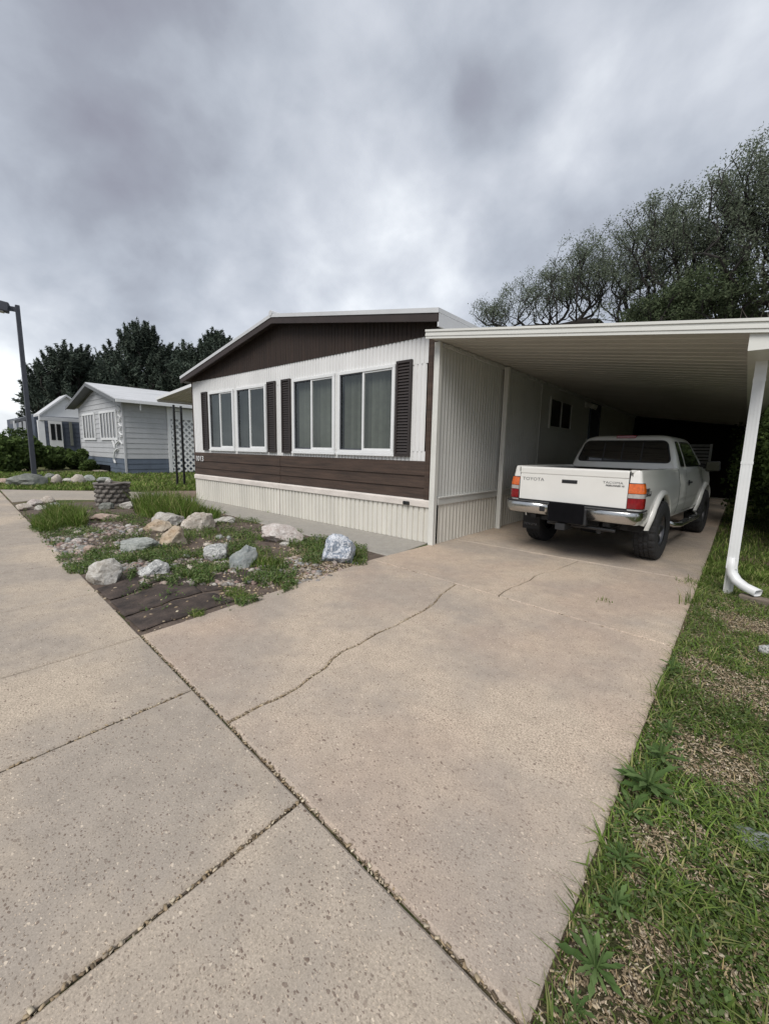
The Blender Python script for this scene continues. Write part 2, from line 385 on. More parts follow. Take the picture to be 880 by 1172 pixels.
crackpx = [(265,825),(283,815),(300,806),(322,797),(340,787),(358,773),(372,764),(380,754),(392,745),(411,737),(430,725),(452,716),(470,706),(484,699),(497,690),(505,680),(515,671)]
C1 = [G(*p) for p in crackpx]
C2 = [G(*p) for p in [(568,683),(576,677),(585,672),(592,670),(598,667),(606,664),(612,659),(622,655),(636,652),(650,649)]]
JY = lambda x: -1.27 - .075*x
C1[0] = Vector((C1[0].x, inner(C1[0].x), 0)); C1[-1] = Vector((C1[-1].x, JY(C1[-1].x), 0))
C2[0] = Vector((C2[0].x, JY(C2[0].x), 0)); C2[-1] = Vector((C2[-1].x, .52, 0))
def xy(v): return (v.x, v.y)
dv = MB()
slab(dv, [(.19, inner(.2)), *[xy(p) for p in C1], (-.06, JY(-.06))], gap=.0045, rough=.006)
slab(dv, [*[xy(p) for p in reversed(C1)], (3.0, inner(3.0)), (3.0, JY(3.0))][0:], gap=.0045, rough=.006, seed=5)
slab(dv, [(-.06, JY(-.06)), *[xy(p) for p in C2], (-.02, .50)], gap=.0052, rough=.004, seed=9)
slab(dv, [*[xy(p) for p in reversed(C2)], (3.0, JY(3.0)), (3.0, .56)], gap=.0052, rough=.004, seed=12)
slab(dv, [(-.02, .50), (3.0, .56), (2.97, 5.9), (.0, 5.9)], gap=.004, seed=15)
slab(dv, [(.0, 5.9), (2.97, 5.9), (2.95, 12.6), (.0, 12.6)], gap=.004, seed=16)
tag(dv.build('driveway', M_['drive']), kind='structure')
sw = MB(); js = [-60,-40,-30,-24,-20,-17,-14.8,-12.6,-10.5,-8.6,-6.9,-5.3,-3.85,-2.3,-1.0,.21,1.10,2.11,3.15,4.3,5.5,7,9,12,20]
for a, b in zip(js[:-1], js[1:]):
    sw_o = -5.6
    slab(sw, [(a, inner(a)-.003), (b, inner(b)-.003), (b+.03, sw_o), (a+.03, sw_o)], gap=.0065, rough=.003, seed=a)
tag(sw.build('sidewalk', M_['walk']), kind='structure')
pp = [G(*p) for p in [(14,574.5),(45,571.5),(100,571.5),(140,572),(175,571),(196,571),(190,564),(130,562),(60,561),(0,560)]]
pt = MB(); slab(pt, [xy(p) for p in pp], z=-.004); tag(pt.build('side_path', M_['path']), kind='structure')
wk = MB()
slab(wk, [(-7.4,-.60), (-3.7,-.82), (-3.7,.0), (-7.4,.0)], z=-.003, gap=.004)
slab(wk, [(-3.7,-.82), (-.05,-.98), (-.05,-.62), (-.12,.0), (-3.7,.0)], z=-.003, gap=.004, seed=4)
tag(wk.build('walkway', M_['walkway']), kind='structure')
pv = MB(); slab(pv, [xy(G(*p)) for p in [(182,571),(229,572),(229,561),(176,562)]], z=-.012); tag(pv.build('patio', M_['pavers']), kind='structure')
# joints and cracks hold blown-in chips and grit
def chips_along(name, segs, n, size, mtl):
    V = []; Fc = []
    for s_ in range(n):
        a, b = random.choice(segs); t = random.random(); p = a.lerp(b, t)+Vector((random.gauss(0, .0035), random.gauss(0, .0035), 0))
        l = size*random.uniform(.5, 1.6); w = l*random.uniform(.25, .6); th = random.random()*PI*2
        d = Vector((math.cos(th), math.sin(th), random.uniform(-.3, .3)))*l/2; e = Vector((-math.sin(th), math.cos(th), random.uniform(-.3, .3)))*w/2
        z = Vector((0, 0, random.uniform(-.016, -.002))); o = len(V)
        for q in (p-d-e, p+d-e, p+d+e, p-d+e): V.append(tuple(q+z))
        for q in (p-d-e, p+d-e, p+d+e, p-d+e): V.append(tuple(q+z+Vector((0, 0, .004))))
        Fc += [(o,o+3,o+2,o+1),(o+4,o+5,o+6,o+7),(o,o+1,o+5,o+4),(o+1,o+2,o+6,o+5),(o+2,o+3,o+7,o+6),(o+3,o,o+4,o+7)]
    o = np_mesh(name, V, Fc, mtl); return o
segs = [(Vector((.2, inner(.2), 0)), Vector((3, inner(3), 0)))]*6 + list(zip(C1[:-1], C1[1:]))
for x in (1.10, 2.11): segs += [(Vector((x, inner(x), 0)), Vector((x+.02, -5.0, 0)))]*3
segs += [(Vector((-.06, JY(-.06), 0)), Vector((3, JY(3), 0)))]*2
tag(chips_along('joint_grit', segs, 1500, .011, M_['chips']), 'pale wood chips and grit caught in the concrete joints', 'grit', kind='stuff')
# loose specks lying on the concrete
# ------------------------------------------------------------------ garden bed
bedpoly = [(.30,-4.0),(-1.0,-3.95),(-2.3,-3.85),(-4.1,-3.74),(-6.6,-3.62),(-8.7,-3.42),(-8.15,-2.1),(-7.75,-1.45),(-7.5,-.50),(-3.7,-.72),(.05,-.9),(.05,-1.25)]
def inpoly(x, y, P):
    c = False; n = len(P); j = n-1
    for i in range(n):
        if (P[i][1] > y) != (P[j][1] > y) and x < (P[j][0]-P[i][0])*(y-P[i][1])/(P[j][1]-P[i][1])+P[i][0]: c = not c
        j = i
    return c
def edist(x, y, P):
    best = 9
    for i in range(len(P)):
        a = Vector(P[i]); b = Vector(P[(i+1)%len(P)]); p = Vector((x, y)); t = max(0, min(1, (p-a).dot(b-a)/(b-a).dot(b-a)))
        best = min(best, (p-a-(b-a)*t).length)
    return best
def bed_h(x, y):
    if not inpoly(x, y, bedpoly): return -.03
    d = edist(x, y, bedpoly)
    fab = 1 if not (x > -1.5 and y < -3.0 and False) else 0
    return -.022 + min(1, d/.5)*(.035+.03*noise.noise(Vector((x*1.3, y*1.3, 0)))) + .012*noise.noise(Vector((x*6, y*6, 3)))*min(1, d/.15)
gb = MB(); st = .06; idx = {}
nx = int(9.4/st); ny = int(3.4/st)
for i in range(nx+1):
    for j in range(ny+1):
        x = -9.0+i*st; y = -4.1+j*st
        if inpoly(x, y, bedpoly) or edist(x, y, bedpoly) < st*1.2:
            idx[i, j] = len(gb.v); gb.v.append((x, y, bed_h(x, y)))
for (i, j) in list(idx):
    if all(q in idx for q in ((i+1, j), (i+1, j+1), (i, j+1))): gb.f.append((idx[i, j], idx[i+1, j], idx[i+1, j+1], idx[i, j+1]))
tag(gb.build('garden_soil', M_['soil'], smooth=True), kind='structure')
# landscape fabric mats
mats_px = [[(161,722),(144,706.5),(245,681),(268,688)], [(143,705.3),(126.5,688.5),(212,665.5),(232,682)], [(233.5,681),(214,665),(300,648),(338,657),(270,687)], [(125,687),(110,674),(150,664),(238,652),(250,656.5)]]
matlab = ['dark brown landscape mat at the sharp corner of the bed beside the sidewalk joint', 'dark landscape mat, second from the bed corner, reaching the sidewalk edge',
          'dark landscape mat along the driveway edge of the rock bed', 'dark landscape mat farthest from the bed corner, tucked under the white rocks']
for q, lab in zip(mats_px, matlab):
    P = [G(*p) for p in q]; mb = MB(); n = 26
    if len(P) == 5: P = [P[0], P[1], P[2], P[3]]
    rows = []
    for i in range(n+1):
        a = P[0].lerp(P[3], i/n); b = P[1].lerp(P[2], i/n); row = []
        for j in range(9):
            p = a.lerp(b, j/8); hh = .006 + .006*noise.noise(Vector((p.x*3, p.y*3, 1))) + .003*noise.noise(Vector((p.x*11, p.y*11, 1)))
            row.append((p.x + .012*noise.noise(Vector((p.x*9, p.y*9, 5))), p.y + .012*noise.noise(Vector((p.x*9, p.y*9, 8))), max(bed_h(p.x, p.y)+.005, hh-.008)))
        rows.append(row)
    mb.grid(rows); tag(mb.build('landscape_mat', M_['fabric'], smooth=True, solid=.003), lab, 'landscape mat', 'dark mats in the bed corner')

# ------------------------------------------------------------------ scatter helpers
def blades(name, pts, hmin, hmax, width, lean, material, label, cat=None, kind='stuff', parent=None, group=None, z0=None, heads=False):
    n = len(pts); pts = np.asarray(pts, float)
    th = RNG.random(n)*2*PI; h = hmin+(hmax-hmin)*RNG.random(n)**1.5; w = width*(.6+.8*RNG.random(n)); ln = lean*(.2+RNG.random(n))*h
    dx, dy = np.cos(th), np.sin(th); ph = th+PI/2+RNG.normal(0, .6, n); wx, wy = np.cos(ph), np.sin(ph)
    V = np.zeros((n, 5, 3))
    for k_, (t, ww) in enumerate(((0, 1.), (0, -1.), (.55, .8), (.55, -.8), (1, 0))):
        V[:, k_, 0] = pts[:, 0]+dx*ln*t**2+wx*w*ww/2; V[:, k_, 1] = pts[:, 1]+dy*ln*t**2+wy*w*ww/2
        V[:, k_, 2] = pts[:, 2]+h*(t-.25*lean*t*t)
    base = (np.arange(n)*5)[:, None]
    Fq = np.concatenate([base+np.array([0, 1, 3, 2]), base+np.array([2, 3, 4, 4])], 1).reshape(-1, 4)
    # use triangles only
    T = np.concatenate([base+np.array([0, 1, 3]), base+np.array([0, 3, 2]), base+np.array([2, 3, 4])], 1).reshape(-1, 3)
    o = np_mesh(name, V.reshape(-1, 3), T, material, parent)
    if label: tag(o, label, cat, group, kind)
    return o
def leafcloud(P, size, aspect=.45, up=.0, N=None):
    """diamond leaves at points P"""
    n = len(P); P = np.asarray(P)
    d = RNG.normal(size=(n, 3)); d[:, 2] += up; d /= np.linalg.norm(d, axis=1)[:, None]
    e = np.cross(d, RNG.normal(size=(n, 3))); e /= np.linalg.norm(e, axis=1)[:, None]
    s = size*(.6+.8*RNG.random(n))[:, None]
    V = np.stack([P-d*s/2, P+e*s*aspect/2, P+d*s/2, P-e*s*aspect/2], 1).reshape(-1, 3)
    Fq = np.arange(n*4).reshape(-1, 4); return V, Fq
def flatleaf(P, size, aspect=.6, tilt=.5):
    n = len(P); P = np.asarray(P)
    th = RNG.random(n)*2*PI
    d = np.stack([np.cos(th), np.sin(th), RNG.normal(0, tilt, n)], 1); d /= np.linalg.norm(d, axis=1)[:, None]
    e = np.stack([-np.sin(th), np.cos(th), RNG.normal(0, tilt, n)], 1); e /= np.linalg.norm(e, axis=1)[:, None]
    s = size*(.5+RNG.random(n))[:, None]
    V = np.stack([P-d*s/2, P+e*s*aspect/2, P+d*s/2, P-e*s*aspect/2], 1).reshape(-1, 3)
    return V, np.arange(n*4).reshape(-1, 4)
def fbm(x, y, s, seed=0): return noise.fractal(Vector((x*s+seed, y*s-seed, seed*.3)), .6, 2.0, 4)

# ---- right-hand verge : chips, grass, clover
def verge_pts(n, x0, x1, y0, y1, fn=None, z=GZ):
    out = []
    while len(out) < n:
        x = random.uniform(x0, x1); y = y0+(y1-y0)*random.random()**1.9
        if x < 3.0: continue
        if fn and random.random() > fn(x, y): continue
        out.append((x, y, z))
    return out
PATCH = [(G(px, py), r_) for px, py, r_ in ((690,1135,.085), (745,1075,.06), (750,965,.07), (795,1005,.06), (815,870,.16), (855,790,.26), (800,760,.12), (865,715,.22), (725,1000,.03))]
def gmask(x, y):
    v = fbm(x, y, 6.0, 4)*.75 + fbm(x, y, 1.1, 2)*.35 + .72 + max(0, y+.6)*.3
    if x < 3.10: v += .15
    if y < -2.9: v += max(0, x-3.30)*1.5
    for c_, rr in PATCH: v -= max(0, 1-((x-c_.x)**2+(y-c_.y)**2)/(rr*1.25)**2)*1.3
    return min(1, max(.03, v))
lo, hi = -4.45, 2.0
gp = verge_pts(125000, 3.0, 6.2, lo, hi, gmask)
blades('grass', gp, .02, .085, .0058, 1.5, M_['grass'], 'short green grass growing through wood chips beside the driveway', 'grass')
gp = verge_pts(26000, 3.0, 7.5, 1.0, 13, None); blades('grass', gp, .04, .14, .009, .9, M_['grass'], 'longer shaded grass under the hedge beyond the downspout', 'grass')
cp = verge_pts(64000, 3.02, 5.2, lo, .6, lambda x, y: gmask(x, y)**1.0)
V, Fq = flatleaf([(a, b, GZ+.008+.035*random.random()) for a, b, c in cp], .014, .6, .45)
tag(np_mesh('clover', V, Fq, M_['weed']), 'low clover and small broad leaves mixed through the verge grass', 'ground cover', kind='stuff')
# chips
def chip_field(name, pts, size, mtl, label):
    n = len(pts); P = np.asarray(pts, float); th = RNG.random(n)*2*PI; l = size*(.4+1.2*RNG.random(n)); w = l*(.2+.35*RNG.random(n))
    d = np.stack([np.cos(th), np.sin(th), RNG.normal(0, .25, n)], 1)*(l/2)[:, None]; e = np.stack([-np.sin(th), np.cos(th), RNG.normal(0, .35, n)], 1)*(w/2)[:, None]
    up = np.zeros((n, 3)); up[:, 2] = .003
    V = np.stack([P-d-e, P+d-e*.6, P+d+e*.6, P-d+e, P-d-e+up, P+d-e*.6+up, P+d+e*.6+up, P-d+e+up], 1).reshape(-1, 3)
    b = (np.arange(n)*8)[:, None]
    Fq = np.concatenate([b+np.array(f) for f in ((0,3,2,1),(4,5,6,7),(0,1,5,4),(1,2,6,5),(2,3,7,6),(3,0,4,7))], 1).reshape(-1, 4)
    return tag(np_mesh(name, V, Fq, mtl), label, 'wood chips', kind='stuff')
wp = [(a, b, GZ+.002+.010*random.random()) for a, b, c in verge_pts(60000, 3.0, 6.0, lo, 1.2, lambda x, y: 1.02-gmask(x, y)*.88)]
chip_field('wood_chips', wp, .0098, M_['chips'], 'pale wood chips scattered through the grass verge')

dp = verge_pts(9000, 3.0, 5.5, lo, .8, lambda x, y: 1.05-gmask(x, y)*.9)
blades('dry_grass', [(a, b, GZ+.005) for a, b, c in dp], .01, .04, .003, 1.3, M_['straw'], 'dry straw coloured thatch between the chips', 'dry grass')
# ---- broadleaf weeds along the driveway edge
def weed(px, py, r, nl, lab, tall=.0, spiky=False):
    p = G(px, py, GZ+.03); root = empty('broadleaf_weed', (p.x, p.y, GZ+.01), lab, 'weed', 'weeds along the driveway edge'); mb = MB()
    nl = int(nl*1.7)
    for i in range(nl):
        a = i*2.4+random.random()*.5; L_ = r*random.uniform(.35, .85); w = L_*random.uniform(.2, .36); el = random.uniform(.2, 1.1)
        rows = []
        for k_ in range(8):
            t = k_/7; rr = L_*t*math.cos(el*(1-t*.6)); zz = L_*math.sin(el)*t*(1-.42*t)+tall*(i/nl)
            wd = w*math.sin(PI*min(1, t*.93+.07))**.8*(.35+.65*t)*(1+(.28 if k_ % 2 else -.28))
            c = Vector((math.cos(a)*rr, math.sin(a)*rr, zz)); s = Vector((-math.sin(a), math.cos(a), 0))*wd/2
            rows.append([c-s+Vector((0, 0, .12*wd)), c-Vector((0, 0, .06*wd)), c+s+Vector((0, 0, .12*wd))])
        mb.grid(rows)
    mb.build('leaf_rosette', M_['weedbig'], root, smooth=True)
    st = MB()
    for i in range(max(2, nl//4)):
        a = random.random()*2*PI; q = [Vector((math.cos(a)*r*.15*t, math.sin(a)*r*.15*t, (r*.6+tall)*t)) for t in (0, .4, .8, 1)]
        st.tube(q, [.003, .0025, .002, .0012], 5)
    st.build('stem', M_['weedbig'], root)
for a in [(742,905,.16,20,'largest clump of broad leafed weeds, beside the driveway edge in the middle distance',.06), (724,925,.13,9,'weed with one long leaf lying over the concrete, below the largest clump',.0),
          (757,872,.12,14,'leafy weed just beyond the largest clump on the driveway edge',.07), (712,985,.08,13,'weed with rounded leaves between the two spiky weeds',.03),
          (705,1035,.085,10,'spiky weed with jagged upright leaves midway to the photo bottom',.03), (682,1105,.12,13,'dandelion-like weed nearest the bottom of the driveway edge',.02),
          (768,768,.09,8,'small upright weed alone at the far stretch of the driveway edge',.08), (660,1150,.06,6,'small weed at the very bottom edge of the driveway',0), (765,838,.10,8,'thin weed where the verge chips begin to show',.05)]:
    weed(a[0], a[1], a[2], a[3], a[4], a[5])
def tuft(px, py, n, rad, h, lab, name='grass_tuft', lean=.7, w=.006, z=0):
    p = G(px, py); root = empty(name, (p.x, p.y, z), lab, 'grass tuft', 'grass tufts')
    P = [(random.gauss(0, rad), random.gauss(0, rad), 0) for _ in range(n)]
    blades('blades', P, h*.45, h, w, lean, M_['grass'], None, parent=root)
tuft(762, 800, 34, .035, .24, 'thin tall grass tuft leaning over the driveway edge', z=GZ)
tuft(790, 690, 40, .05, .26, 'grass tuft with long stalks at the driveway edge left of the downspout', z=GZ)
tuft(800, 668, 200, .10, .09, 'low leafy grass tuft growing across the driveway joint', z=GZ)
tuft(697, 1015, 20, .03, .13, 'wispy grass tuft between the weeds on the driveway edge', z=GZ)
tuft(325, 530, 10, .02, .05, 'tiny tuft growing at the skirting beside the walkway', z=0) if False else None
tuft(312, 586, 60, .05, .09, 'small tuft growing on the walkway against the skirting')
tuft(693, 688, 24, .03, .045, 'tiny green tuft sprouting in the driveway joint')

# ---- garden plants
def bedpts(n, px0, px1, py0, py1, fn=None):
    out = []; t = 0
    while len(out) < n and t < n*60:
        t += 1; p = G(random.uniform(px0, px1), random.uniform(py0, py1))
        if inpoly(p.x, p.y, bedpoly) and (fn is None or random.random() < fn(p.x, p.y)): out.append((p.x, p.y, bed_h(p.x, p.y)))
    return out
def clump(px, py, n, rx, ry, h, lab, w=.012, lean=.6, nm='tall_grass_clump'):
    p = G(px, py); root = empty(nm, (p.x, p.y, 0), lab, 'grass clump', 'grass clumps in the rock bed'); P = []
    for _ in range(n):
        a = random.random()*2*PI; r_ = math.sqrt(random.random()); P.append((math.cos(a)*r_*rx, math.sin(a)*r_*ry, -.01))
    blades('blades', P, h*.4, h, w, lean, M_['grass'], None, parent=root)
clump(190, 590, 3600, 1.05, .40, .60, 'large dense clump of long grass beside the round planter', lean=.5)
clump(225, 592, 1500, .75, .28, .34, 'grass spilling from the large clump toward the walkway')
clump(75, 598, 2600, .85, .22, .42, 'left clump of long grass behind the sidewalk, by the rock pile')
clump(52, 604, 1000, .55, .14, .26, 'grass edging the sidewalk left of the bed')
clump(303, 648, 420, .28, .16, .22, 'bright green tuft between the grey slab rock and the speckled blue rock', w=.008)
clump(402, 640, 140, .12, .10, .20, 'thin bluish grass tuft right of the marbled blue rock', w=.006, lean=.9)
clump(270, 680, 420, .20, .08, .07, 'low bright grass growing over the mats near the driveway', w=.006, lean=1.4)
clump(224, 702, 220, .10, .05, .06, 'small bright tuft at the driveway edge of the mats', w=.006, lean=1.4)
clump(240, 615, 300, .35, .2, .14, 'grass behind the cream boulder', w=.007)
def gc(x, y): return max(.03, min(1, .42+fbm(x, y, 1.9, 9)*2.6))**2
P = bedpts(42000, 20, 420, 582, 700, gc)
P = [p for p in P if not (p[0] > -1.75+.0 and p[1] < -3.15) or fbm(p[0], p[1], 5, 3) > .22]
P = [(a, b, c+random.random()**1.5*.075) for a, b, c in P]
V, Fq = flatleaf(P, .026, .5, .8); tag(np_mesh('ground_cover', V, Fq, M_['weed']), 'low weeds with small leaves spreading through the rock bed', 'ground cover', kind='stuff')
P = bedpts(12000, 20, 420, 582, 700, gc)
P = [p for p in P if not (p[0] > -1.75 and p[1] < -3.15)]
blades('grass', P, .03, .12, .006, 1.0, M_['grass'], 'sparse grass blades among the garden rocks', 'grass')
# yellow-green spiky plant
p = G(232, 588+30); 
clump(277, 634, 60, .07, .07, .16, 'yellowish spiky plant behind the white rounded rock', w=.010, lean=.8, nm='spiky_plant')
# pebbles
ico_v = None
def pebble_field(name, pts, size, mtl, label, squash=.6):
    import bmesh
    bm = bmesh.new(); bmesh.ops.create_icosphere(bm, subdivisions=1, radius=1); v0 = np.array([v.co for v in bm.verts]); f0 = np.array([[v.index for v in f.verts] for f in bm.faces]); bm.free()
    n = len(pts); V = []; Fc = []
    for i, p in enumerate(pts):
        s = size*(.35+random.random()**2*1.3); sc = np.array([s*random.uniform(.8, 1.5), s*random.uniform(.7, 1.1), s*squash]); th = random.random()*PI
        v = v0*(1+RNG.normal(0, .10, (len(v0), 1)))*sc; c, s_ = math.cos(th), math.sin(th)
        v = np.stack([v[:, 0]*c-v[:, 1]*s_, v[:, 0]*s_+v[:, 1]*c, v[:, 2]], 1)+np.array(p); V.append(v); Fc.append(f0+i*len(v0))
    return tag(np_mesh(name, np.concatenate(V), np.concatenate(Fc), mtl), label, 'gravel', kind='stuff')
pb = bedpts(1500, 50, 160, 600, 655, lambda x, y: 1 if fbm(x, y, 1.5, 2) > -.2 else .15) + bedpts(700, 160, 420, 640, 672, lambda x, y: 1 if fbm(x, y, 2, 6) > -.1 else .1)
pebble_field('pebbles', [(a, b, c+.004) for a, b, c in pb], .028, M_['pebbles'], 'pink, white and grey river pebbles in the rock bed')
pb = bedpts(2600, 30, 420, 585, 722, lambda x, y: .12 if (x > -1.75 and y < -3.15) else .8)
pebble_field('gravel', [(a, b, c+.004) for a, b, c in pb], .011, M_['chips'], 'fine pale gravel and chips strewn over the bed and mats')
wp = [p for p in bedpts(2600, 330, 420, 628, 672)]
chip_field('wood_chips', [(a, b, c+.006) for a, b, c in wp], .03, M_['chips'], 'wood chips around the marbled blue rock')

# ------------------------------------------------------------------ rocks
def rock_obj(px, py, wpx, hpx, mtl, label, name='garden_rock', group='rocks in the front bed', seed=0, deep=.8, rot=None, flat=False, tilt=0, sub=4, zb=None):
    import bmesh
    base = G(px, py); dist = (base-CAM).dot(FW); m_ = dist/F
    w = wpx*m_; h = hpx*m_*.94; dpt = w*deep
    bm = bmesh.new(); bmesh.ops.create_icosphere(bm, subdivisions=sub, radius=1)
    rr = random.Random(seed)
    planes = []
    for i in range(13):
        n = Vector((rr.gauss(0, 1), rr.gauss(0, 1), rr.gauss(0, .8))).normalized(); planes.append((n, rr.uniform(.62, .9)))
    for v in bm.verts:
        c = v.co.normalized(); r_ = 1.0
        for n, d in planes:
            k_ = c.dot(n)
            if k_ > 0.05: r_ = min(r_, d/k_)
        r_ = r_*(1+.12*noise.noise(c*2.2+Vector((seed, 0, 0)))+.07*noise.noise(c*5+Vector((seed, 0, 0)))+.035*noise.noise(c*12)+.015*noise.noise(c*28))
        v.co = c*r_
    xs = [v.co.x for v in bm.verts]; zs = [v.co.z for v in bm.verts]; ys = [v.co.y for v in bm.verts]
    for v in bm.verts:
        v.co.x = (v.co.x-(max(xs)+min(xs))/2)/(max(xs)-min(xs))*w; v.co.y = (v.co.y-(max(ys)+min(ys))/2)/(max(ys)-min(ys))*dpt
        v.co.z = (v.co.z-min(zs))/(max(zs)-min(zs))*h*1.35-h*.35
    me = D.meshes.new(name); bm.to_mesh(me); bm.free(); me.materials.append(mtl)
    me.polygons.foreach_set('use_smooth', [True]*len(me.polygons))
    try: me.set_sharp_from_angle(angle=math.radians(26))
    except Exception: pass
    o = D.objects.new(name, me); COL.objects.link(o)
    v = (base-CAM); az = math.atan2(v.y, v.x)-PI/2
    o.location = (base.x-math.sin(az)*dpt*.35, base.y+math.cos(az)*dpt*.35, 0 if zb is None else zb); o.rotation_euler = (0, tilt, az if rot is None else rot)
    return tag(o, label, 'rock', group)
RK = dict(
 white=rock_mat('rock_white', (.36, .34, .30), (.58, .57, .54), (.16, .13, .10), .5, 7),
 speck=rock_mat('rock_speckled', (.45, .45, .43), (.62, .62, .60), (.05, .055, .06), .8, 9),
 green=rock_mat('rock_grey_green', (.25, .27, .25), (.43, .44, .41), (.12, .13, .12), .5, 6),
 tan=rock_mat('rock_tan', (.34, .24, .15), (.55, .47, .36), (.12, .09, .06), .5, 6, stain=(.46, .40, .32)),
 cream=rock_mat('rock_cream', (.42, .37, .31), (.60, .56, .50), (.20, .13, .09), .5, 7),
 slate=rock_mat('rock_slate', (.16, .185, .19), (.32, .34, .33), (.42, .42, .40), .4, 6),
 pinkw=rock_mat('rock_pinkish_white', (.44, .38, .35), (.63, .60, .57), (.24, .17, .14), .5, 12),
 blue=rock_mat('rock_blue_marble', (.12, .15, .19), (.28, .32, .38), (.72, .73, .75), .95, 7),
 pink=rock_mat('rock_pink_slab', (.34, .25, .20), (.48, .38, .32), (.20, .15, .12), .4, 5),
 grey=rock_mat('rock_dark_grey', (.10, .105, .095), (.24, .25, .22), (.33, .33, .30), .3, 4))
for i, a in enumerate([
 (121,668,37,29,'white','angular off-white rock nearest the sidewalk, left of the mats',.8,0),
 (176,661,33,19,'speck','low white rock with black speckles at the upper edge of the mats',.8,0),
 (163,633,44,17,'green','long flat grey green rock in the middle of the bed',.6,0),
 (199,627,30,25,'tan','round tan and orange rock between the flat grey green rock and the cream boulder',1,0),
 (181,609,32,14,'tan','low tan slab leaning against the rock behind the round tan one',.7,.2),
 (193,603,34,18,'white','brownish white rock behind the low tan slab',.7,0),
 (227,608,37,23,'cream','largest cream boulder, near the long grass clump',.8,.05),
 (247,641,27,19,'speck','white rounded rock just left of the grey slab',.9,0),
 (273,651,29,31,'slate','grey slanted slab standing on its edge',.55,.5),
 (324,622,52,22,'pinkw','wide crumbly pinkish white rock beside the walkway',.6,.12),
 (387,645,41,34,'blue','blue grey rock marbled with white at the driveway corner of the bed',.9,0),
 (120,596,30,8,'pink','flat pinkish slab in front of the round planter',.8,0),
 (149,583,22,9,'white','small pale flat rock at the foot of the planter',.8,0),
 (122,584,16,9,'grey','small grey rock left of the planter foot',.8,0),
 (180,633,10,5,'tan','fist sized tan stone in front of the round tan rock',.9,0),
 (186,655,20,8,'slate','small dark flat stone right of the speckled rock',.8,0),
 (258,647,12,5,'pinkw','small pale stone beside the white rounded rock',.8,0),
 (218,653,12,7,'cream','small cream stone among the gravel above the mats',.8,0),
 (257,600,24,8,'white','pale rock half hidden in the grass by the walkway',.8,0),
 (104,632,14,8,'pink','reddish stone among the pebbles left of the flat grey green rock',.8,0),
 (88,622,12,6,'pinkw','pinkish white stone among the pebbles toward the sidewalk',.8,0),
 ]): rock_obj(a[0], a[1], a[2], a[3], RK[a[4]], a[5], seed=i+3, deep=a[6], tilt=a[7])
rs_ = random.Random(4); k_ = 0
while k_ < 22:
    px_, py_ = rs_.uniform(70, 400), rs_.uniform(596, 668); q_ = G(px_, py_)
    if inpoly(q_.x, q_.y, bedpoly) and edist(q_.x, q_.y, bedpoly) > .12 and not (q_.x > -1.6 and q_.y < -3.1):
        o_ = rock_obj(px_, py_, rs_.uniform(6, 13), rs_.uniform(3, 7), RK[rs_.choice(['white', 'cream', 'green', 'tan', 'pinkw', 'grey'])], 'small loose stone half buried in the weeds of the rock bed', group='small loose stones in the rock bed', seed=200+k_, sub=2, rot=rs_.random()*3); k_ += 1
for i, a in enumerate([(28,584,15,8,'cream','frontmost white rock of the pile by the far sidewalk'), (40,579,15,8,'pinkw','brown and white rock at the back left of the rock pile'), (55,576,17,9,'cream','topmost pale rock of the rock pile'),
   (63,583,15,8,'speck','rightmost white rock of the rock pile'), (47,584,13,6,'white','low whitish rock in the middle of the rock pile'), (90,589,12,6,'white','white rock just right of the left grass clump')]):
    rock_obj(a[0], a[1], a[2], a[3], RK[a[4]], a[5], group='small rock pile', seed=i+40, sub=3)
for i, a in enumerate([(32,556,38,15,'grey','large dark mossy boulder at the foot of the lamp post'), (65,554,11,12,'cream','upright tan boulder right of the mossy boulder'), (57,548,10,7,'grey','small dark boulder behind the upright tan one'),
   (90,553,15,11,'cream','pale pointed boulder in the middle of the far row'), (103,551,12,8,'green','grey boulder at the right end of the far row'), (78,552,12,5,'white','low white stones between the two pale boulders'), (5,554,14,7,'pink','brownish boulder at the left edge of the photo'),
   (119,550,14,4,'green','flat grey boulder before the neighbour skirting')]):
    rock_obj(a[0], a[1], a[2], a[3], RK[a[4]], a[5], name='boulder', group='boulders across the path', seed=i+60, sub=3)
rock_obj(876, 748, 14, 11, RK['speck'], 'small white rock at the right edge of the verge', group='rocks in the verge', seed=90)
p = rock_obj(868, 965, 60, 10, RK['slate'], 'flat grey stone half buried in the verge grass', group='rocks in the verge', seed=91, deep=.6, zb=GZ-.01)

# ------------------------------------------------------------------ round planter
c = G(130, 579); pl = empty('round_planter', (c.x, c.y, 0), 'round grey planter of interlocking concrete blocks with stones on top', 'planter')
mb = MB(); R0 = .28; rows_ = 5; hr = .096
for r_ in range(rows_):
    for i in range(13):
        a = (i+.5*(r_ % 2))*2*PI/13; n = 5
        # each block bulges outward like a basket weave
        rows = []
        for u in range(n+1):
            t = a+(u/n-.5)*2*PI/13*.98; row = []
            for v in range(5):
                q = v/4; bul = .06*math.sin(PI*u/n)*math.sin(PI*q)**.6; R1 = R0+bul
                row.append((math.cos(t)*R1, math.sin(t)*R1, r_*hr+q*hr*.97+.012*math.cos(PI*2*u/n)))
            rows.append(row)
        mb.grid(rows)
mb.tube([(0, 0, 0), (0, 0, .47)], .275, 24)
mb.build('block_ring', M_['blockm'], pl)
mb = MB(); prof = [(.24, .475), (.335, .47), (.345, .50), (.25, .51)]
rows = []
for i in range(33):
    a = 2*PI*i/32; rows.append([(math.cos(a)*r_, math.sin(a)*r_, z+.01*math.sin(a*5)) for r_, z in prof+prof[:1]])
mb.grid(rows).build('rim', M_['blockm'], pl)
mb = MB().tube([(0, 0, .42), (0, 0, .49)], .25, 20).build('soil_fill', M_['soil'], pl)
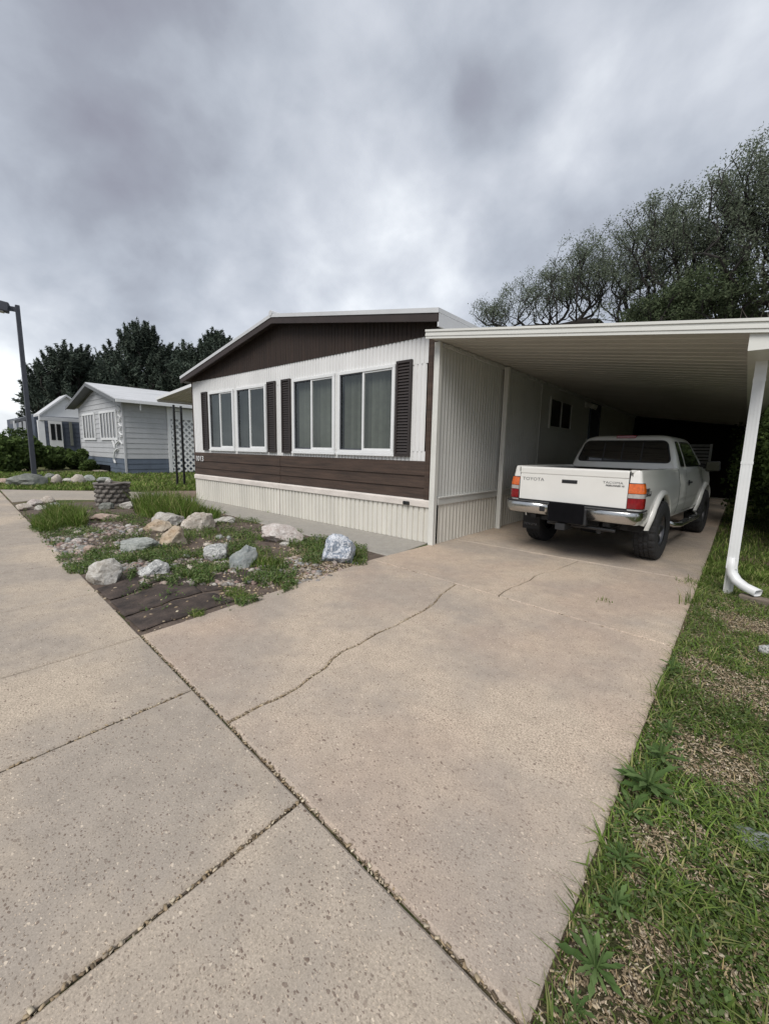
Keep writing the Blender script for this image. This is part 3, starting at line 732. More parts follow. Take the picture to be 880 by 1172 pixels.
for k_, (dx, dy, w, lab) in enumerate(((-.17, -.12, 13, 'dark flat stone on top of the round planter'), (-.02, -.05, 8, 'small pale stone on the planter rim'))):
    o = rock_obj(134, 577, w, 5, RK['grey' if k_ == 0 else 'white'], lab, group='stones on the planter', seed=70+k_); o.location = (c.x+dx, c.y+dy, .505)

# ------------------------------------------------------------------ main mobile home
def ribs_x(mb, x0, x1, z0, z1, pitch, y, depth=.012, flat=.012, sgn=-1):
    """vertical corrugation in a wall facing -Y : face at y, grooves go +Y"""
    xs = []; x = x0; row = []
    n = max(1, round((x1-x0)/pitch)); p = (x1-x0)/n
    for i in range(n):
        a = x0+i*p; row += [(a, 0), (a+p-flat*2, 0), (a+p-flat*1.55, depth), (a+p-flat*.45, depth)]
    row.append((x1, 0))
    mb.grid([[(a, y+d, z0) for a, d in row], [(a, y+d, z1) for a, d in row]])
def ribs_y(mb, y0, y1, z0, z1, pitch, x, depth=.008, flat=.012):
    row = []; n = max(1, round((y1-y0)/pitch)); p = (y1-y0)/n
    for i in range(n):
        a = y0+i*p; row += [(a, 0), (a+p-flat*2, 0), (a+p-flat*1.55, depth), (a+p-flat*.45, depth)]
    row.append((y1, 0))
    mb.grid([[(x-d, a, z0) for a, d in row], [(x-d, a, z1) for a, d in row]])
HL = 17.0
home = empty('mobile_home', (-3.65, 8, 0), 'white and brown mobile home with ribbed siding, four front windows and house number 1013', 'mobile home')
home.location = (0, 0, 0)
WZ0, WZ1 = 1.255, 2.565
wins = [(-6.46, -5.36), (-5.24, -4.12), (-3.25, -2.10), (-2.02, -.79)]
mb = MB()
xs = [-7.30]+[v for w in wins for v in (w[0]+.05, w[1]-.05)]+[-.24]
ribs_x(mb, -7.30, -.20, 1.15, WZ0+.05, .075, 0); ribs_x(mb, -7.30, -.20, WZ1-.05, 2.90, .075, 0)
for i in range(0, len(xs), 2): ribs_x(mb, xs[i], xs[i+1], WZ0+.05, WZ1-.05, .075, 0)
mb.build('front_wall', M_['white'], home)
mb = MB(); ribs_y(mb, .0, 3.62, .66, 2.80, .085, -.002); mb.build('side_wall', M_['sidewh'], home)
mb = MB(); mb.grid([[( -.002, 3.62, .66), (-.002, 3.62, 2.80)], [(-.002, HL, .66), (-.002, HL, 2.80)]]); mb.box(-.02, .012, 3.60, 3.64, .66, 2.78); mb.box(-.01, .006, 7.9, 7.93, .66, 2.78); mb.build('rear_side_wall', M_['sidewh'], home)
mb = MB(); mb.box(-7.30, -7.28, .002, HL, 0, 2.95); mb.box(-7.3, 0, HL-.02, HL, 0, 3.0); mb.build('back_wall', M_['white'], home)
mb = MB(); mb.box(-7.26, -.2, .55, .60, .0, 2.9); mb.box(-7.27, -.02, .30, HL-.03, .0, .05); mb.build('interior', M_['dark'], home)
# brown lap boards
mb = MB(); z = .635
for i, h in enumerate((.155, .175, .19)):
    for (a, b) in ((-7.30, -3.672), (-3.660, -.20)):
        mb.add([(a, -.030, z), (b, -.030, z), (b, -.010, z+h+.012), (a, -.010, z+h+.012), (a, .01, z), (b, .01, z), (b, .01, z+h+.012), (a, .01, z+h+.012)],
               [(0,1,2,3),(4,7,6,5),(0,4,5,1),(1,5,6,2),(2,6,7,3),(3,7,4,0)])
    z += h
mb.build('lap_boards', M_['brown'], home)
MB().box(-.20, -.055, -.034, 0.0, .625, 2.875).build('corner_trim', M_['brown'], home); MB().box(-7.335, -7.302, -.01, .06, .63, 2.87).build('corner_trim', M_['brown'], home)
mb = MB(); ribs_x(mb, -7.28, -.06, 0.0, .52, .10, -.030, .020, .018); mb.build('skirting', M_['cream'], home)
mb = MB(); mb.box(-7.30, -3.667, -.055, -.004, .515, .60); mb.box(-3.663, -.055, -.055, -.004, .515, .60)
mb.add([(-7.3,-.055,.60),(-.055,-.055,.60),(-.055,-.004,.632),(-7.3,-.004,.632)], [(0,1,2,3)])
mb.box(-.085, -.055, -.045, 0, 0, .515); mb.box(-3.70, -3.685, -.036, -.028, 0, .515); mb.build('skirting_trim', M_['creamtrim'], home, bevel=.004)
mb = MB(); ribs_y(mb, .03, 14, 0.0, .565, .095, .012, .012, .018); mb.build('side_skirting', M_['cream'], home)
mb = MB(); mb.box(.0, .030, .0, 14, .56, .668); mb.box(.0, .045, .0, 14, .655, .675); mb.build('side_skirting_trim', M_['sidewh'], home, bevel=.003)
mb = MB(); mb.box(-.55, -.43, -.072, -.055, .52, .575); mb.build('outlet_cover', M_['iron'], home, bevel=.01)
MB().tube([(-.455, -.09, .548), (-.455, -.072, .548)], .022, 12).build('outlet_cap', M_['blackp'], home); MB().tube([(-.52, -.085, .548), (-.52, -.072, .548)], .018, 12).build('outlet_cap', M_['blackp'], home)
# gable and roof
EL, ER, RX = (-7.50, 3.00), (.055, 3.125), (-3.62, 3.735)
def gz(x):
    return EL[1]+(RX[1]-EL[1])*(x-EL[0])/(RX[0]-EL[0]) if x < RX[0] else RX[1]+(ER[1]-RX[1])*(x-RX[0])/(ER[0]-RX[0])
mb = MB(); n = 92
for i in range(n):
    a = -7.32+i*(7.27/n); b = a+7.27/n-.006
    mb.hexa([(a,-.012,2.868),(b,-.012,2.868),(b,.012,2.868),(a,.012,2.868),(a,-.012,gz(a)-.02),(b,-.012,gz(b)-.02),(b,.012,gz(b)-.02),(a,.012,gz(a)-.02)])
mb.box(-7.32, -.05, -.006, .012, 2.868, 2.95)
mb.build('gable_panel', M_['browngable'], home)
YF = -.20
mb = MB()
for (a, b) in ((EL, RX), (RX, ER)):
    mb.hexa([(a[0],YF,a[1]-.165),(b[0],YF,b[1]-.165),(b[0],YF+.03,b[1]-.165),(a[0],YF+.03,a[1]-.165),(a[0],YF,a[1]-.055),(b[0],YF,b[1]-.055),(b[0],YF+.03,b[1]-.055),(a[0],YF+.03,a[1]-.055)])
mb.build('rake_board', M_['brownfascia'], home)
mb = MB()
for (a, b) in ((EL, RX), (RX, ER)):
    mb.hexa([(a[0],YF+.031,a[1]-.10),(b[0],YF+.031,b[1]-.10),(b[0],.4,b[1]-.10),(a[0],.4,a[1]-.10),(a[0],YF+.031,a[1]-.06),(b[0],YF+.031,b[1]-.06),(b[0],.4,b[1]-.06),(a[0],.4,a[1]-.06)])
mb.build('soffit', M_['browngable'], home)
mb = MB()
for (a, b) in ((EL, RX), (RX, ER)):
    mb.hexa([(a[0],YF-.012,a[1]-.06),(b[0],YF-.012,b[1]-.06),(b[0],YF+.001,b[1]-.06),(a[0],YF+.001,a[1]-.06),(a[0],YF-.012,a[1]),(b[0],YF-.012,b[1]),(b[0],YF+.001,b[1]+.003),(a[0],YF+.001,a[1]+.003)])
mb.build('drip_edge', M_['roof'], home)
mb = MB()
for (a, b) in ((EL, RX), (RX, ER)):
    mb.hexa([(a[0],YF+.002,a[1]-.055),(b[0],YF+.002,b[1]-.055),(b[0],HL+.2,b[1]-.055),(a[0],HL+.2,a[1]-.055),(a[0],YF+.002,a[1]+.002),(b[0],YF+.002,b[1]+.002),(b[0],HL+.2,b[1]+.002),(a[0],HL+.2,a[1]+.002)])
mb.box(ER[0]-.02, ER[0]+.004, YF+.004, HL, 2.90, 3.065); mb.box(EL[0]-.004, EL[0]+.02, YF+.004, HL, 2.86, 2.94)
rf = mb.build('roof', M_['roof'], home)
mb = MB(); mb.tube([(RX[0], YF-.02, RX[1]+.008), (RX[0], HL, RX[1]+.008)], .05, 10); mb.build('ridge_cap', M_['roof'], rf)
mb = MB(); mb.tube([(-1.45, .3, 3.3), (-1.45, .3, 3.46)], .022, 8); mb.tube([(-1.45, .3, 3.45), (-1.41, .3, 3.49)], .022, 8); mb.build('vent_pipe', M_['roof'], rf)
# windows
for k_, (a, b) in enumerate(wins):
    mb = MB(); t = .05; z0, z1 = WZ0, WZ1
    mb.box(a, b, -.035, .02, z0, z0+t); mb.box(a, b, -.035, .02, z1-t, z1); mb.box(a, a+t, -.035, .02, z0+t, z1-t); mb.box(b-t, b, -.035, .02, z0+t, z1-t)
    mb.box(a-.02, b+.02, -.05, -.0, z0-.035, z0-.002)
    fr = mb.build('window', M_['trimwhite'], home, bevel=.004)
    c = a+(b-a)*.47
    mb = MB(); mb.box(c-.018, c+.018, -.022, .012, z0+t, z1-t); mb.box(c+.018, b-t, -.018, .010, z0+t, z0+t+.03); mb.box(c+.018, b-t, -.018, .01, z1-t-.025, z1-t); mb.box(b-t-.02, b-t, -.018, .01, z0+t+.03, z1-t-.025)
    mb.build('sash', M_['trimwhite'], fr, bevel=.002)
    mb = MB(); mb.box(a+t, c-.018, -.010, -.007, z0+t, z1-t)
    # grey insect screen frame on the left half
    s = MB(); s.box(a+t, c-.018, -.016, -.012, z0+t, z0+t+.022); s.box(a+t, c-.018, -.016, -.012, z1-t-.02, z1-t); s.box(a+t, a+t+.02, -.016, -.012, z0+t+.022, z1-t-.02)
    s.build('screen_frame', M_['pole'], fr)
    g = MB(); g.add([(a+t,0,z0+t),(c-.018,0,z0+t),(c-.018,0,z1-t),(a+t,0,z1-t)], [(0,1,2,3)]); g.add([(c+.018,-.004,z0+t+.03),(b-t-.02,-.004,z0+t+.03),(b-t-.02,-.004,z1-t-.025),(c+.018,-.004,z1-t-.025)], [(0,1,2,3)]); g.build('pane', M_['glass'], fr)
    bl = MB(); x = a+t
    while x < b-t-.06:
        ang = random.uniform(.55, .85) if k_ >= 2 else random.uniform(.9, 1.2); w = .075; dx, dy = w*math.cos(ang)/2, w*math.sin(ang)/2
        yy = .11
        bl.grid([[(x, yy-dy, z0+.06+random.uniform(0, .01)), (x, yy-dy, z1-.03)], [(x+dx, yy, z0+.06), (x+dx, yy, z1-.03)], [(x+2*dx, yy+dy, z0+.06), (x+2*dx, yy+dy, z1-.03)]])
        x += .078
    bl.build('vertical_blinds', M_['blind'] if k_ >= 2 else M_['screen'], fr)
    d = MB(); d.box(a, b, .36, .38, z0, z1); d.build('drape', M_['dark'], fr)  # near-black sheet behind the blinds stands in for the dark interior
for (a, b) in ((-6.80, -6.54), (-4.06, -3.79), (-3.585, -3.315), (-.765, -.485)):
    mb = MB(); z0, z1 = 1.225, 2.59; t = .035
    mb.box(a, a+t, -.042, -.002, z0, z1); mb.box(b-t, b, -.042, -.002, z0, z1); mb.box(a+t, b-t, -.042, -.002, z0, z0+t); mb.box(a+t, b-t, -.042, -.002, z1-t, z1); mb.box(a+t, b-t, -.010, -.002, z0+t, z1-t)
    z = z0+t+.004
    while z < z1-t-.03:
        mb.hexa([(a+t,-.036,z),(b-t,-.036,z),(b-t,-.030,z),(a+t,-.030,z),(a+t,-.016,z+.038),(b-t,-.016,z+.038),(b-t,-.010,z+.038),(a+t,-.010,z+.038)]); z += .043
    mb.build('shutter', M_['shutter'], home)
text_part('house_number', '1013', .185, (-7.21, -.040, .955), (1, 0, 0), (0, 0, 1), M_['trimwhite'], home, .004, sx=1.15)
# side window, flood light and side door
mb = MB(); a, b, z0, z1 = 4.10, 5.52, 1.85, 2.50; t = .05
mb.box(0, .03, a, b, z0, z0+t); mb.box(0, .03, a, b, z1-t, z1); mb.box(0, .03, a, a+t, z0+t, z1-t); mb.box(0, .03, b-t, b, z0+t, z1-t); mb.box(0, .026, 4.79, 4.83, z0+t, z1-t)
fr = mb.build('window', M_['sidewh'], home, bevel=.003); MB().box(.002, .010, a+t, b-t, z0+t, z1-t).build('pane', M_['tglass'], fr)
mb = MB(); mb.box(0, .05, 7.0, 7.06, .66, 2.60); mb.box(0, .05, 7.84, 7.9, .66, 2.60); mb.box(0, .05, 7.0, 7.9, 2.60, 2.66); mb.box(0, .02, 7.06, 7.84, .66, 2.60); dr = mb.build('side_door', M_['navy'], home)
MB().tube([(.02, 7.14, 1.55), (.08, 7.14, 1.55)], .025, 10).build('handle', M_['chrome'], dr)
mb = MB(); mb.box(.0, .04, 6.55, 6.67, 2.50, 2.62); 
for y, e in ((6.50, -.06), (6.72, .06)):
    mb.tube([(.04, 6.61, 2.56), (.10, y, 2.56), (.22, y+e, 2.50)], [.018, .045, .065], 12)
mb.build('flood_light', M_['carport'], home, smooth=True, auto=40)

# ------------------------------------------------------------------ carport
cp = empty('carport', (0, 0, 0), 'long white metal carport roof sloping down from the mobile home over the driveway', 'carport')
CX0, CX1, CY0, CY1 = -.05, 3.42, -.30, 13.2
zc = lambda x: 2.745-(x-0)*.1375            # underside of pans
mb = MB(); rows = []; y = CY0+.02; prof = []
while y < CY1:
    prof += [(y, 0), (y+.16, 0), (y+.175, .022), (y+.205, .022), (y+.22, 0)]; y += .22
mb.grid([[(CX0+.02, a, zc(CX0)+d) for a, d in prof], [(CX1-.02, a, zc(CX1)+d) for a, d in prof]])
mb.grid([[(CX0+.02, a, zc(CX0)+.06) for a, d in prof], [(CX1-.02, a, zc(CX1)+.06) for a, d in prof]])
mb.build('roof_pans', M_['ceiling'], cp)
mb = MB()   # front fascia with horizontal steps
for z0, z1, yy in ((-.005, .026, 0), (.026, .052, -.008), (.052, .078, -.002), (.078, .104, -.014)):
    mb.hexa([(CX0-.02,CY0+yy,zc(CX0)+z0+.0),(CX1,CY0+yy,zc(CX1)+z0),(CX1,CY0+.018,zc(CX1)+z0),(CX0-.02,CY0+.018,zc(CX0)+z0),(CX0-.02,CY0+yy,zc(CX0)+z1-.001),(CX1,CY0+yy,zc(CX1)+z1-.001),(CX1,CY0+.018,zc(CX1)+z1-.001),(CX0-.02,CY0+.018,zc(CX0)+z1-.001)])
mb.build('front_fascia', M_['carport'], cp)
mb = MB(); zb = zc(3.3)
mb.box(3.14, 3.17, CY0+.03, CY1, zb-.12, zb+.02); mb.box(3.17, 3.40, CY0+.03, CY1, zb-.12, zb-.10); mb.box(3.385, 3.41, CY0+.03, CY1, zb-.10, zb+.10); mb.box(3.17, 3.385, CY0+.03, CY0+.05, zb-.10, zb+.03)
mb.build('gutter_beam', M_['carport'], cp)
mb = MB(); mb.box(.0, .035, .0, CY1, zc(0)-.055, zc(0)-.012)
y = .1
while y < 12: mb.box(.035, .05, y, y+.10, zc(0)-.045, zc(0)-.010); y += .22
mb.build('wall_hanger', M_['sidewh'], cp)
def cpost(x, y, z1, s=.075):
    mb = MB(); mb.box(x-s/2, x+s/2, y-s/2, y+s/2, -.02, z1); mb.box(x-s/2-.004, x-s/2+.012, y-s/2-.006, y-s/2, 0, z1); mb.box(x+s/2-.012, x+s/2+.004, y-s/2-.006, y-s/2, 0, z1)
    mb.box(x-.012, x+.012, y-s/2-.004, y-s/2, 0, z1)
    mb.build('post', M_['carport'], cp, bevel=.003)
cpost(-.005, -.075, zc(0)-.01); cpost(.075, 1.86, zc(0)-.03, .07); cpost(3.238, .35, zb-.12, .068)
for yy in (5.0, 9.0, 12.4): cpost(3.28, yy, zb-.12, .08)
mb = MB(); w, d = .084, .058; x0, y0 = 3.240, .280
def rect(cx_, cy_, cz, ax, ay, w_, d_): return [tuple(Vector((cx_, cy_, cz))+Vector(ax)*sx*w_/2+Vector(ay)*sy*d_/2) for sx, sy in ((-1,-1),(1,-1),(1,1),(-1,1))]
rows = [rect(x0, y0, z, (1,0,0), (0,1,0), w, d) for z in (zb-.12, 1.2, .33, .25)]
dirx = Vector((.80, -.60, 0))
for t, zz in ((.25, .19), (.55, .145), (.85, .12), (1.0, .105)):
    ang = t*1.15; dz = Vector((0,0,1)); fwd = dirx*math.sin(ang)-dz*math.cos(ang); perp = Vector((-dirx.y, dirx.x, 0)); dn_ = fwd.cross(perp)
    off = dirx*(.17*t**1.3)
    rows.append([tuple(Vector((x0, y0, zz))+off+perp*sx*w/2*-1+dn_*sy*d/2) for sx, sy in ((-1,-1),(1,-1),(1,1),(-1,1))])
mb2 = MB(); mb2.grid(rows[:4], closed=True)
for z in (zb-.3, 1.25): mb2.box(x0-w/2-.003, x0+w/2+.003, y0-d/2-.003, y0+d/2+.02, z, z+.025)
for sx in (-.025, 0, .025): mb2.box(x0+sx-.004, x0+sx+.004, y0-d/2-.004, y0-d/2, .34, zb-.2)
mb2.build('downspout', M_['trimwhite'], cp)
el = MB(); pts = [Vector((x0, y0, .36)), Vector((x0, y0, .26)), Vector((x0+.012, y0-.01, .20)), Vector((x0+.05, y0-.04, .145)), Vector((x0+.11, y0-.08, .11)), Vector((x0+.21, y0-.15, .085))]
rows = []
for i, p in enumerate(pts):
    dd = (pts[min(i+1, 5)]-pts[max(i-1, 0)]).normalized(); side = Vector((.6, .8, 0)); nn = dd.cross(side).normalized()
    k_ = 12; rr = []
    for j in range(k_):
        t = 2*PI*j/k_; cx_ = math.copysign(abs(math.cos(t))**.45, math.cos(t)); sx_ = math.copysign(abs(math.sin(t))**.45, math.sin(t)); rr.append(tuple(p+side*cx_*.043*(1+.05*(i % 2))+nn*sx_*.033))
    rows.append(rr)
el.grid(rows, closed=True).build('downspout_elbow', M_['trimwhite'], cp, smooth=True, solid=.004)

# ------------------------------------------------------------------ left awning on thin iron posts
aw = empty('patio_awning', (-9, 2, 0), 'white patio awning on thin black iron posts at the left side of the mobile home', 'awning'); aw.location = (0,0,0)
za = lambda x: 2.98+(x+7.3)*.085
mb = MB(); prof = []; y = .42
while y < 6.5: prof += [(y, 0), (y+.14, 0), (y+.15, .02), (y+.19, .02), (y+.20, 0)]; y += .20
mb.grid([[(-7.31, a, za(-7.31)+d) for a, d in prof], [(-10.55, a, za(-10.55)+d) for a, d in prof]]); mb.build('awning_pans', M_['ceiling'], aw)
mb = MB(); mb.hexa([(-10.6,.39,za(-10.6)-.01),(-7.31,.39,za(-7.31)-.01),(-7.31,.42,za(-7.31)-.01),(-10.6,.42,za(-10.6)-.01),(-10.6,.39,za(-10.6)+.07),(-7.31,.39,za(-7.31)+.07),(-7.31,.42,za(-7.31)+.07),(-10.6,.42,za(-10.6)+.07)])
mb.box(-10.63, -10.56, .42, 6.5, za(-10.6)-.06, za(-10.6)+.06); mb.hexa([(-10.56,.421,za(-10.6)+.03),(-7.31,.421,za(-7.31)+.03),(-7.31,6.5,za(-7.31)+.03),(-10.56,6.5,za(-10.6)+.03),(-10.56,.421,za(-10.6)+.06),(-7.31,.421,za(-7.31)+.06),(-7.31,6.5,za(-7.31)+.06),(-10.56,6.5,za(-10.6)+.06)])
mb.build('fascia', M_['trimwhite'], aw)
for (px, bot) in ((203.2, 555.5), (211.2, 554.5)):
    p = G(px, bot); mb = MB(); mb.box(p.x-.028, p.x+.028, p.y-.028, p.y+.028, -.03, za(-10.6)-.05); mb.build('post', M_['iron'], aw)
a_, b_ = G(203.2, 555.5), G(211.2, 554.5); mb = MB()
for z in (1.9, 2.45): MB().beam((a_.x, a_.y, z), (b_.x, b_.y, z), .015).build('cross_bar', M_['iron'], aw)

# ------------------------------------------------------------------ neighbour home with grey lap siding
nb = empty('neighbour_home', (0,0,0), 'grey lap sided mobile home with blue grey skirting left of the awning', 'mobile home')
NX0, NX1, NY, NYB = -25.35, -18.4, 1.9, 14.0
def laps_x(mb, x0, x1, z0, z1, h, y, top=None):
    z = z0
    while z < z1-.001:
        zt = min(z+h, z1); mb.grid([[(x0, y-.02, z), (x1, y-.02, z)], [(x0, y, zt), (x1, y, zt)]]); mb.grid([[(x0, y-.02, z), (x1, y-.02, z)], [(x0, y+.004, z), (x1, y+.004, z)]]); z = zt
def laps_y(mb, y0, y1, z0, z1, h, x):
    z = z0
    while z < z1-.001:
        zt = min(z+h, z1); mb.grid([[(x+.02, y0, z), (x+.02, y1, z)], [(x, y0, zt), (x, y1, zt)]]); mb.grid([[(x+.02, y0, z), (x+.02, y1, z)], [(x-.004, y0, z), (x-.004, y1, z)]]); z = zt
mb = MB(); laps_x(mb, NX0, NX1, .69, 3.33, .24, NY); pk = (-21.95, 4.12)
z = 3.33
while z < 3.97:
    t0 = (z-3.30)/(pk[1]-3.30); t1 = min(.98, (z+.24-3.30)/(pk[1]-3.30)); xa0 = NX0+(pk[0]-NX0)*t0; xb0 = NX1+(pk[0]-NX1)*t0; xa1 = NX0+(pk[0]-NX0)*t1; xb1 = NX1+(pk[0]-NX1)*t1
    mb.grid([[(xa0, NY-.02, z), (xb0, NY-.02, z)], [(xa1, NY, z+.24), (xb1, NY, z+.24)]]); z += .24
mb.build('front_wall', M_['siding2'], nb)
mb = MB(); laps_y(mb, NY, NYB, .69, 3.30, .24, NX1); mb.box(NX0, NX0+.02, NY, NYB, 0, 3.3); mb.box(NX0, NX1, NYB-.02, NYB, 0, 3.3); mb.build('side_wall', M_['siding2'], nb)
mb = MB(); laps_x(mb, NX0, NX1, -.05, .69, .25, NY); laps_y(mb, NY, NYB, -.05, .69, .25, NX1); mb.build('skirting', M_['skirt2'], nb)
MB().box(NX1-.05, NX1+.03, NY-.035, NY+.04, -.03, 3.3).build('corner_trim', M_['siding2'], nb); MB().box(NX0-.02, NX0+.06, NY-.03, NY, .69, 3.3).build('corner_trim', M_['siding2'], nb)
rr = MB(); el_, er_, rk = (-26.15, 3.38), (-17.85, 3.30), (-22.05, 4.34); ry = NY-.42
for a, b in ((el_, rk), (rk, er_)):
    rr.hexa([(a[0],ry,a[1]-.06),(b[0],ry,b[1]-.06),(b[0],NYB+.3,b[1]-.06),(a[0],NYB+.3,a[1]-.06),(a[0],ry,a[1]+.03),(b[0],ry,b[1]+.03),(b[0],NYB+.3,b[1]+.03),(a[0],NYB+.3,a[1]+.03)])
rr.build('roof', M_['roof2'], nb)
rr = MB()
for a, b in ((el_, rk), (rk, er_)):
    rr.hexa([(a[0],ry-.03,a[1]-.16),(b[0],ry-.03,b[1]-.16),(b[0],ry,b[1]-.16),(a[0],ry,a[1]-.16),(a[0],ry-.03,a[1]-.01),(b[0],ry-.03,b[1]-.01),(b[0],ry,b[1]-.01),(a[0],ry,a[1]-.01)])
    rr.hexa([(a[0],ry,a[1]-.12),(b[0],ry,b[1]-.12),(b[0],NY,b[1]-.12),(a[0],NY,a[1]-.12),(a[0],ry,a[1]-.09),(b[0],ry,b[1]-.09),(b[0],NY,b[1]-.09),(a[0],NY,a[1]-.09)])
rr.build('soffit', M_['soffit2'], nb)
rr = MB(); rr.box(er_[0]-.02, er_[0]+.08, ry, NYB, er_[1]-.12, er_[1]-.0); rr.tube([(er_[0]-.1, NY+.6, er_[1]-.1), (er_[0]-.1, NY+.6, er_[1]-.4)], .03); rr.build('gutter', M_['trimwhite'], nb)
for x0, x1, n in ((-24.6, -22.45, 4), (-21.6, -19.15, 5)):
    z0, z1 = 1.54, 2.95; mb = MB(); t = .11
    mb.box(x0, x1, NY-.07, NY-.02, z0, z0+t); mb.box(x0, x1, NY-.07, NY-.02, z1-t, z1); mb.box(x0, x0+t, NY-.07, NY-.02, z0+t, z1-t); mb.box(x1-t, x1, NY-.07, NY-.02, z0+t, z1-t)
    w_ = (x1-x0-2*t)/n
    for i in range(1, n): mb.box(x0+t+i*w_-.045, x0+t+i*w_+.045, NY-.06, NY-.02, z0+t, z1-t)
    fr = mb.build('window', M_['trimwhite'], nb)
    MB().box(x0+t, x1-t, NY-.04, NY-.03, z0+t, z1-t).build('pane', M_['tglass'], fr)
    cu = MB()
    for i in range(n): cu.box(x0+t+i*w_+w_*.45, x0+t+i*w_+w_*.72, NY-.045, NY-.041, z0+t, z1-t)
    cu.build('curtain', M_['siding2'], fr)
mb = MB()
for i in range(9): mb.beam((-18.85+.25*(i % 2), NY-.06, 3.1-.2*i), (-18.72+.2*((i+1) % 2), NY-.06, 2.95-.2*i), .06, .03)
mb.build('trellis_strip', M_['trimwhite'], nb)
mb = MB()
for a, b in (((-19.75, .62), (-19.35, 1.35)), ((-19.35, 1.35), (-18.9, 1.5)), ((-19.5, 1.0), (-19.15, 1.15)), ((-19.45, 1.1), (-19.75, 1.5)), ((-19.3, 1.35), (-19.35, 1.6)), ((-19.75, .62), (-19.6, .45))):
    mb.beam((a[0], NY-.09, a[1]), (b[0], NY-.09, b[1]), .07, .05)
mb.build('white_branch_ornament', M_['trimwhite'], nb)
mb = MB(); mb.box(-22.25, -20.6, NY-.06, NY-.02, -.02, .30); mb.build('crawlspace_vent', M_['dark'], nb)
mb = MB(); mb.box(-22.1, -20.8, NY-.5, NY-.05, -.04, .02); mb.build('vent_slab', M_['path'], nb)
# lattice screen
lt = empty('lattice_screen', (0,0,0), 'white diagonal lattice screen closing the neighbour porch, behind the iron awning posts', 'lattice')
mb = MB(); LY0, LY1, LZ0, LZ1 = 3.95, 8.2, .02, 2.62; LX = -18.36; s = .30; w = .085
def clipseg(y0, z0, y1, z1):
    t0, t1 = 0., 1.; dy, dz = y1-y0, z1-z0
    for p_, q_ in ((-dy, y0-LY0), (dy, LY1-y0), (-dz, z0-LZ0), (dz, LZ1-z0)):
        if abs(p_) < 1e-9:
            if q_ < 0: return None
        else:
            r_ = q_/p_
            if p_ < 0: t0 = max(t0, r_)
            else: t1 = min(t1, r_)
    return None if t0 >= t1 else ((y0+dy*t0, z0+dz*t0), (y0+dy*t1, z0+dz*t1))
c_ = LY0-3
while c_ < LY1+3:
    q = clipseg(c_, LZ0, c_+3, LZ0+3)
    if q: mb.beam((LX, q[0][0], q[0][1]), (LX, q[1][0], q[1][1]), w, .015, up=(1,0,0))
    q = clipseg(c_, LZ0, c_-3, LZ0+3)
    if q: mb.beam((LX+.02, q[0][0], q[0][1]), (LX+.02, q[1][0], q[1][1]), w, .015, up=(1,0,0))
    c_ += s
mb.build('lattice', mat('lattice_white', (.82, .83, .82), .5, .03), lt)
mb = MB(); mb.box(LX-.03, LX+.05, 3.80, 3.95, -.03, 3.22); mb.box(LX-.03, LX+.05, 3.95, LY1, 2.62, 3.16); mb.box(LX-.02, LX+.04, 5.9, 5.98, 0, 2.62); mb.build('frame', M_['trimwhite'], lt)
MB().box(LX-.5, LX-.45, 3.9, 8.4, 0, 3).build('dark_screen', M_['dark'], lt)  # black sheet added so the lattice gaps read as shade

# ------------------------------------------------------------------ far house with white porch gable
fh = empty('far_house', (0,0,0), 'dark navy house with white gabled porch at the far left', 'house')
X = -30.0; pts = [onX(44, 476, X), onX(75, 454, X), onX(112, 479, X)]
mb = MB(); mb.add([(X,p.y,p.z) for p in pts]+[(X-.06,p.y,p.z) for p in pts], [(0,1,2),(5,4,3),(0,3,4,1),(1,4,5,2),(2,5,3,0)]); mb.build('porch_gable', M_['trimwhite'], fh)
L_, K_, R_ = pts; mb = MB()
for a, b in ((L_, K_), (K_, R_)):
    mb.hexa([(X+.25,a.y,a.z),(X+.25,b.y,b.z),(X-1.5,b.y,b.z),(X-1.5,a.y,a.z),(X+.25,a.y,a.z+.12),(X+.25,b.y,b.z+.12),(X-1.5,b.y,b.z+.12),(X-1.5,a.y,a.z+.12)])
mb.box(X-.1, X+.2, L_.y, R_.y, L_.z-.25, L_.z-.02); mb.build('porch_roof', M_['roof2'], fh)
p = onX(49, 510, X); mb = MB(); mb.box(X-.12, X+.12, p.y-.16, p.y+.16, 0, L_.z-.25); mb.build('porch_post', M_['trimwhite'], fh)
a = onX(40, 480, -33); mb = MB(); laps_y(mb, a.y, 9, 0, 3.2, .3, -33.2); mb.box(-44, -33.25, a.y, 9, 0, 3.2); mb.build('wall', M_['navy'], fh)
def fx(px, py): return onX(px, py, -33.1)
a, b = fx(55, 481), fx(73, 512); mb = MB(); mb.box(-33.15, -33.05, a.y, b.y, b.z, a.z); fr = mb.build('door_frame', M_['trimwhite'], fh)
mb = MB(); w_ = (b.y-a.y)
for t in (.12, .56): mb.box(-33.05, -33.03, a.y+w_*t, a.y+w_*(t+.32), b.z+.5, a.z-.22)
mb.build('pane', M_['tglass'], fr)
a, b = fx(79, 483), fx(84, 506); MB().box(-33.15, -33.05, a.y, b.y, 1.2, a.z).build('window', M_['blind'], fh)
mb = MB(); a, b = onX(52, 497, -31), onX(78, 508, -31)
mb.box(-31.03, -30.97, a.y, b.y, .95, 1.02); mb.box(-31.03, -30.97, a.y, b.y, .12, .2); y = a.y
while y < b.y: mb.box(-31.02, -30.98, y, y+.03, .2, .95); y += .14
mb.build('railing', M_['iron'], fh)
cpv = empty('open_shelter', (0,0,0), 'low flat roofed shelter on slim white posts beyond the lamp post', 'shelter')
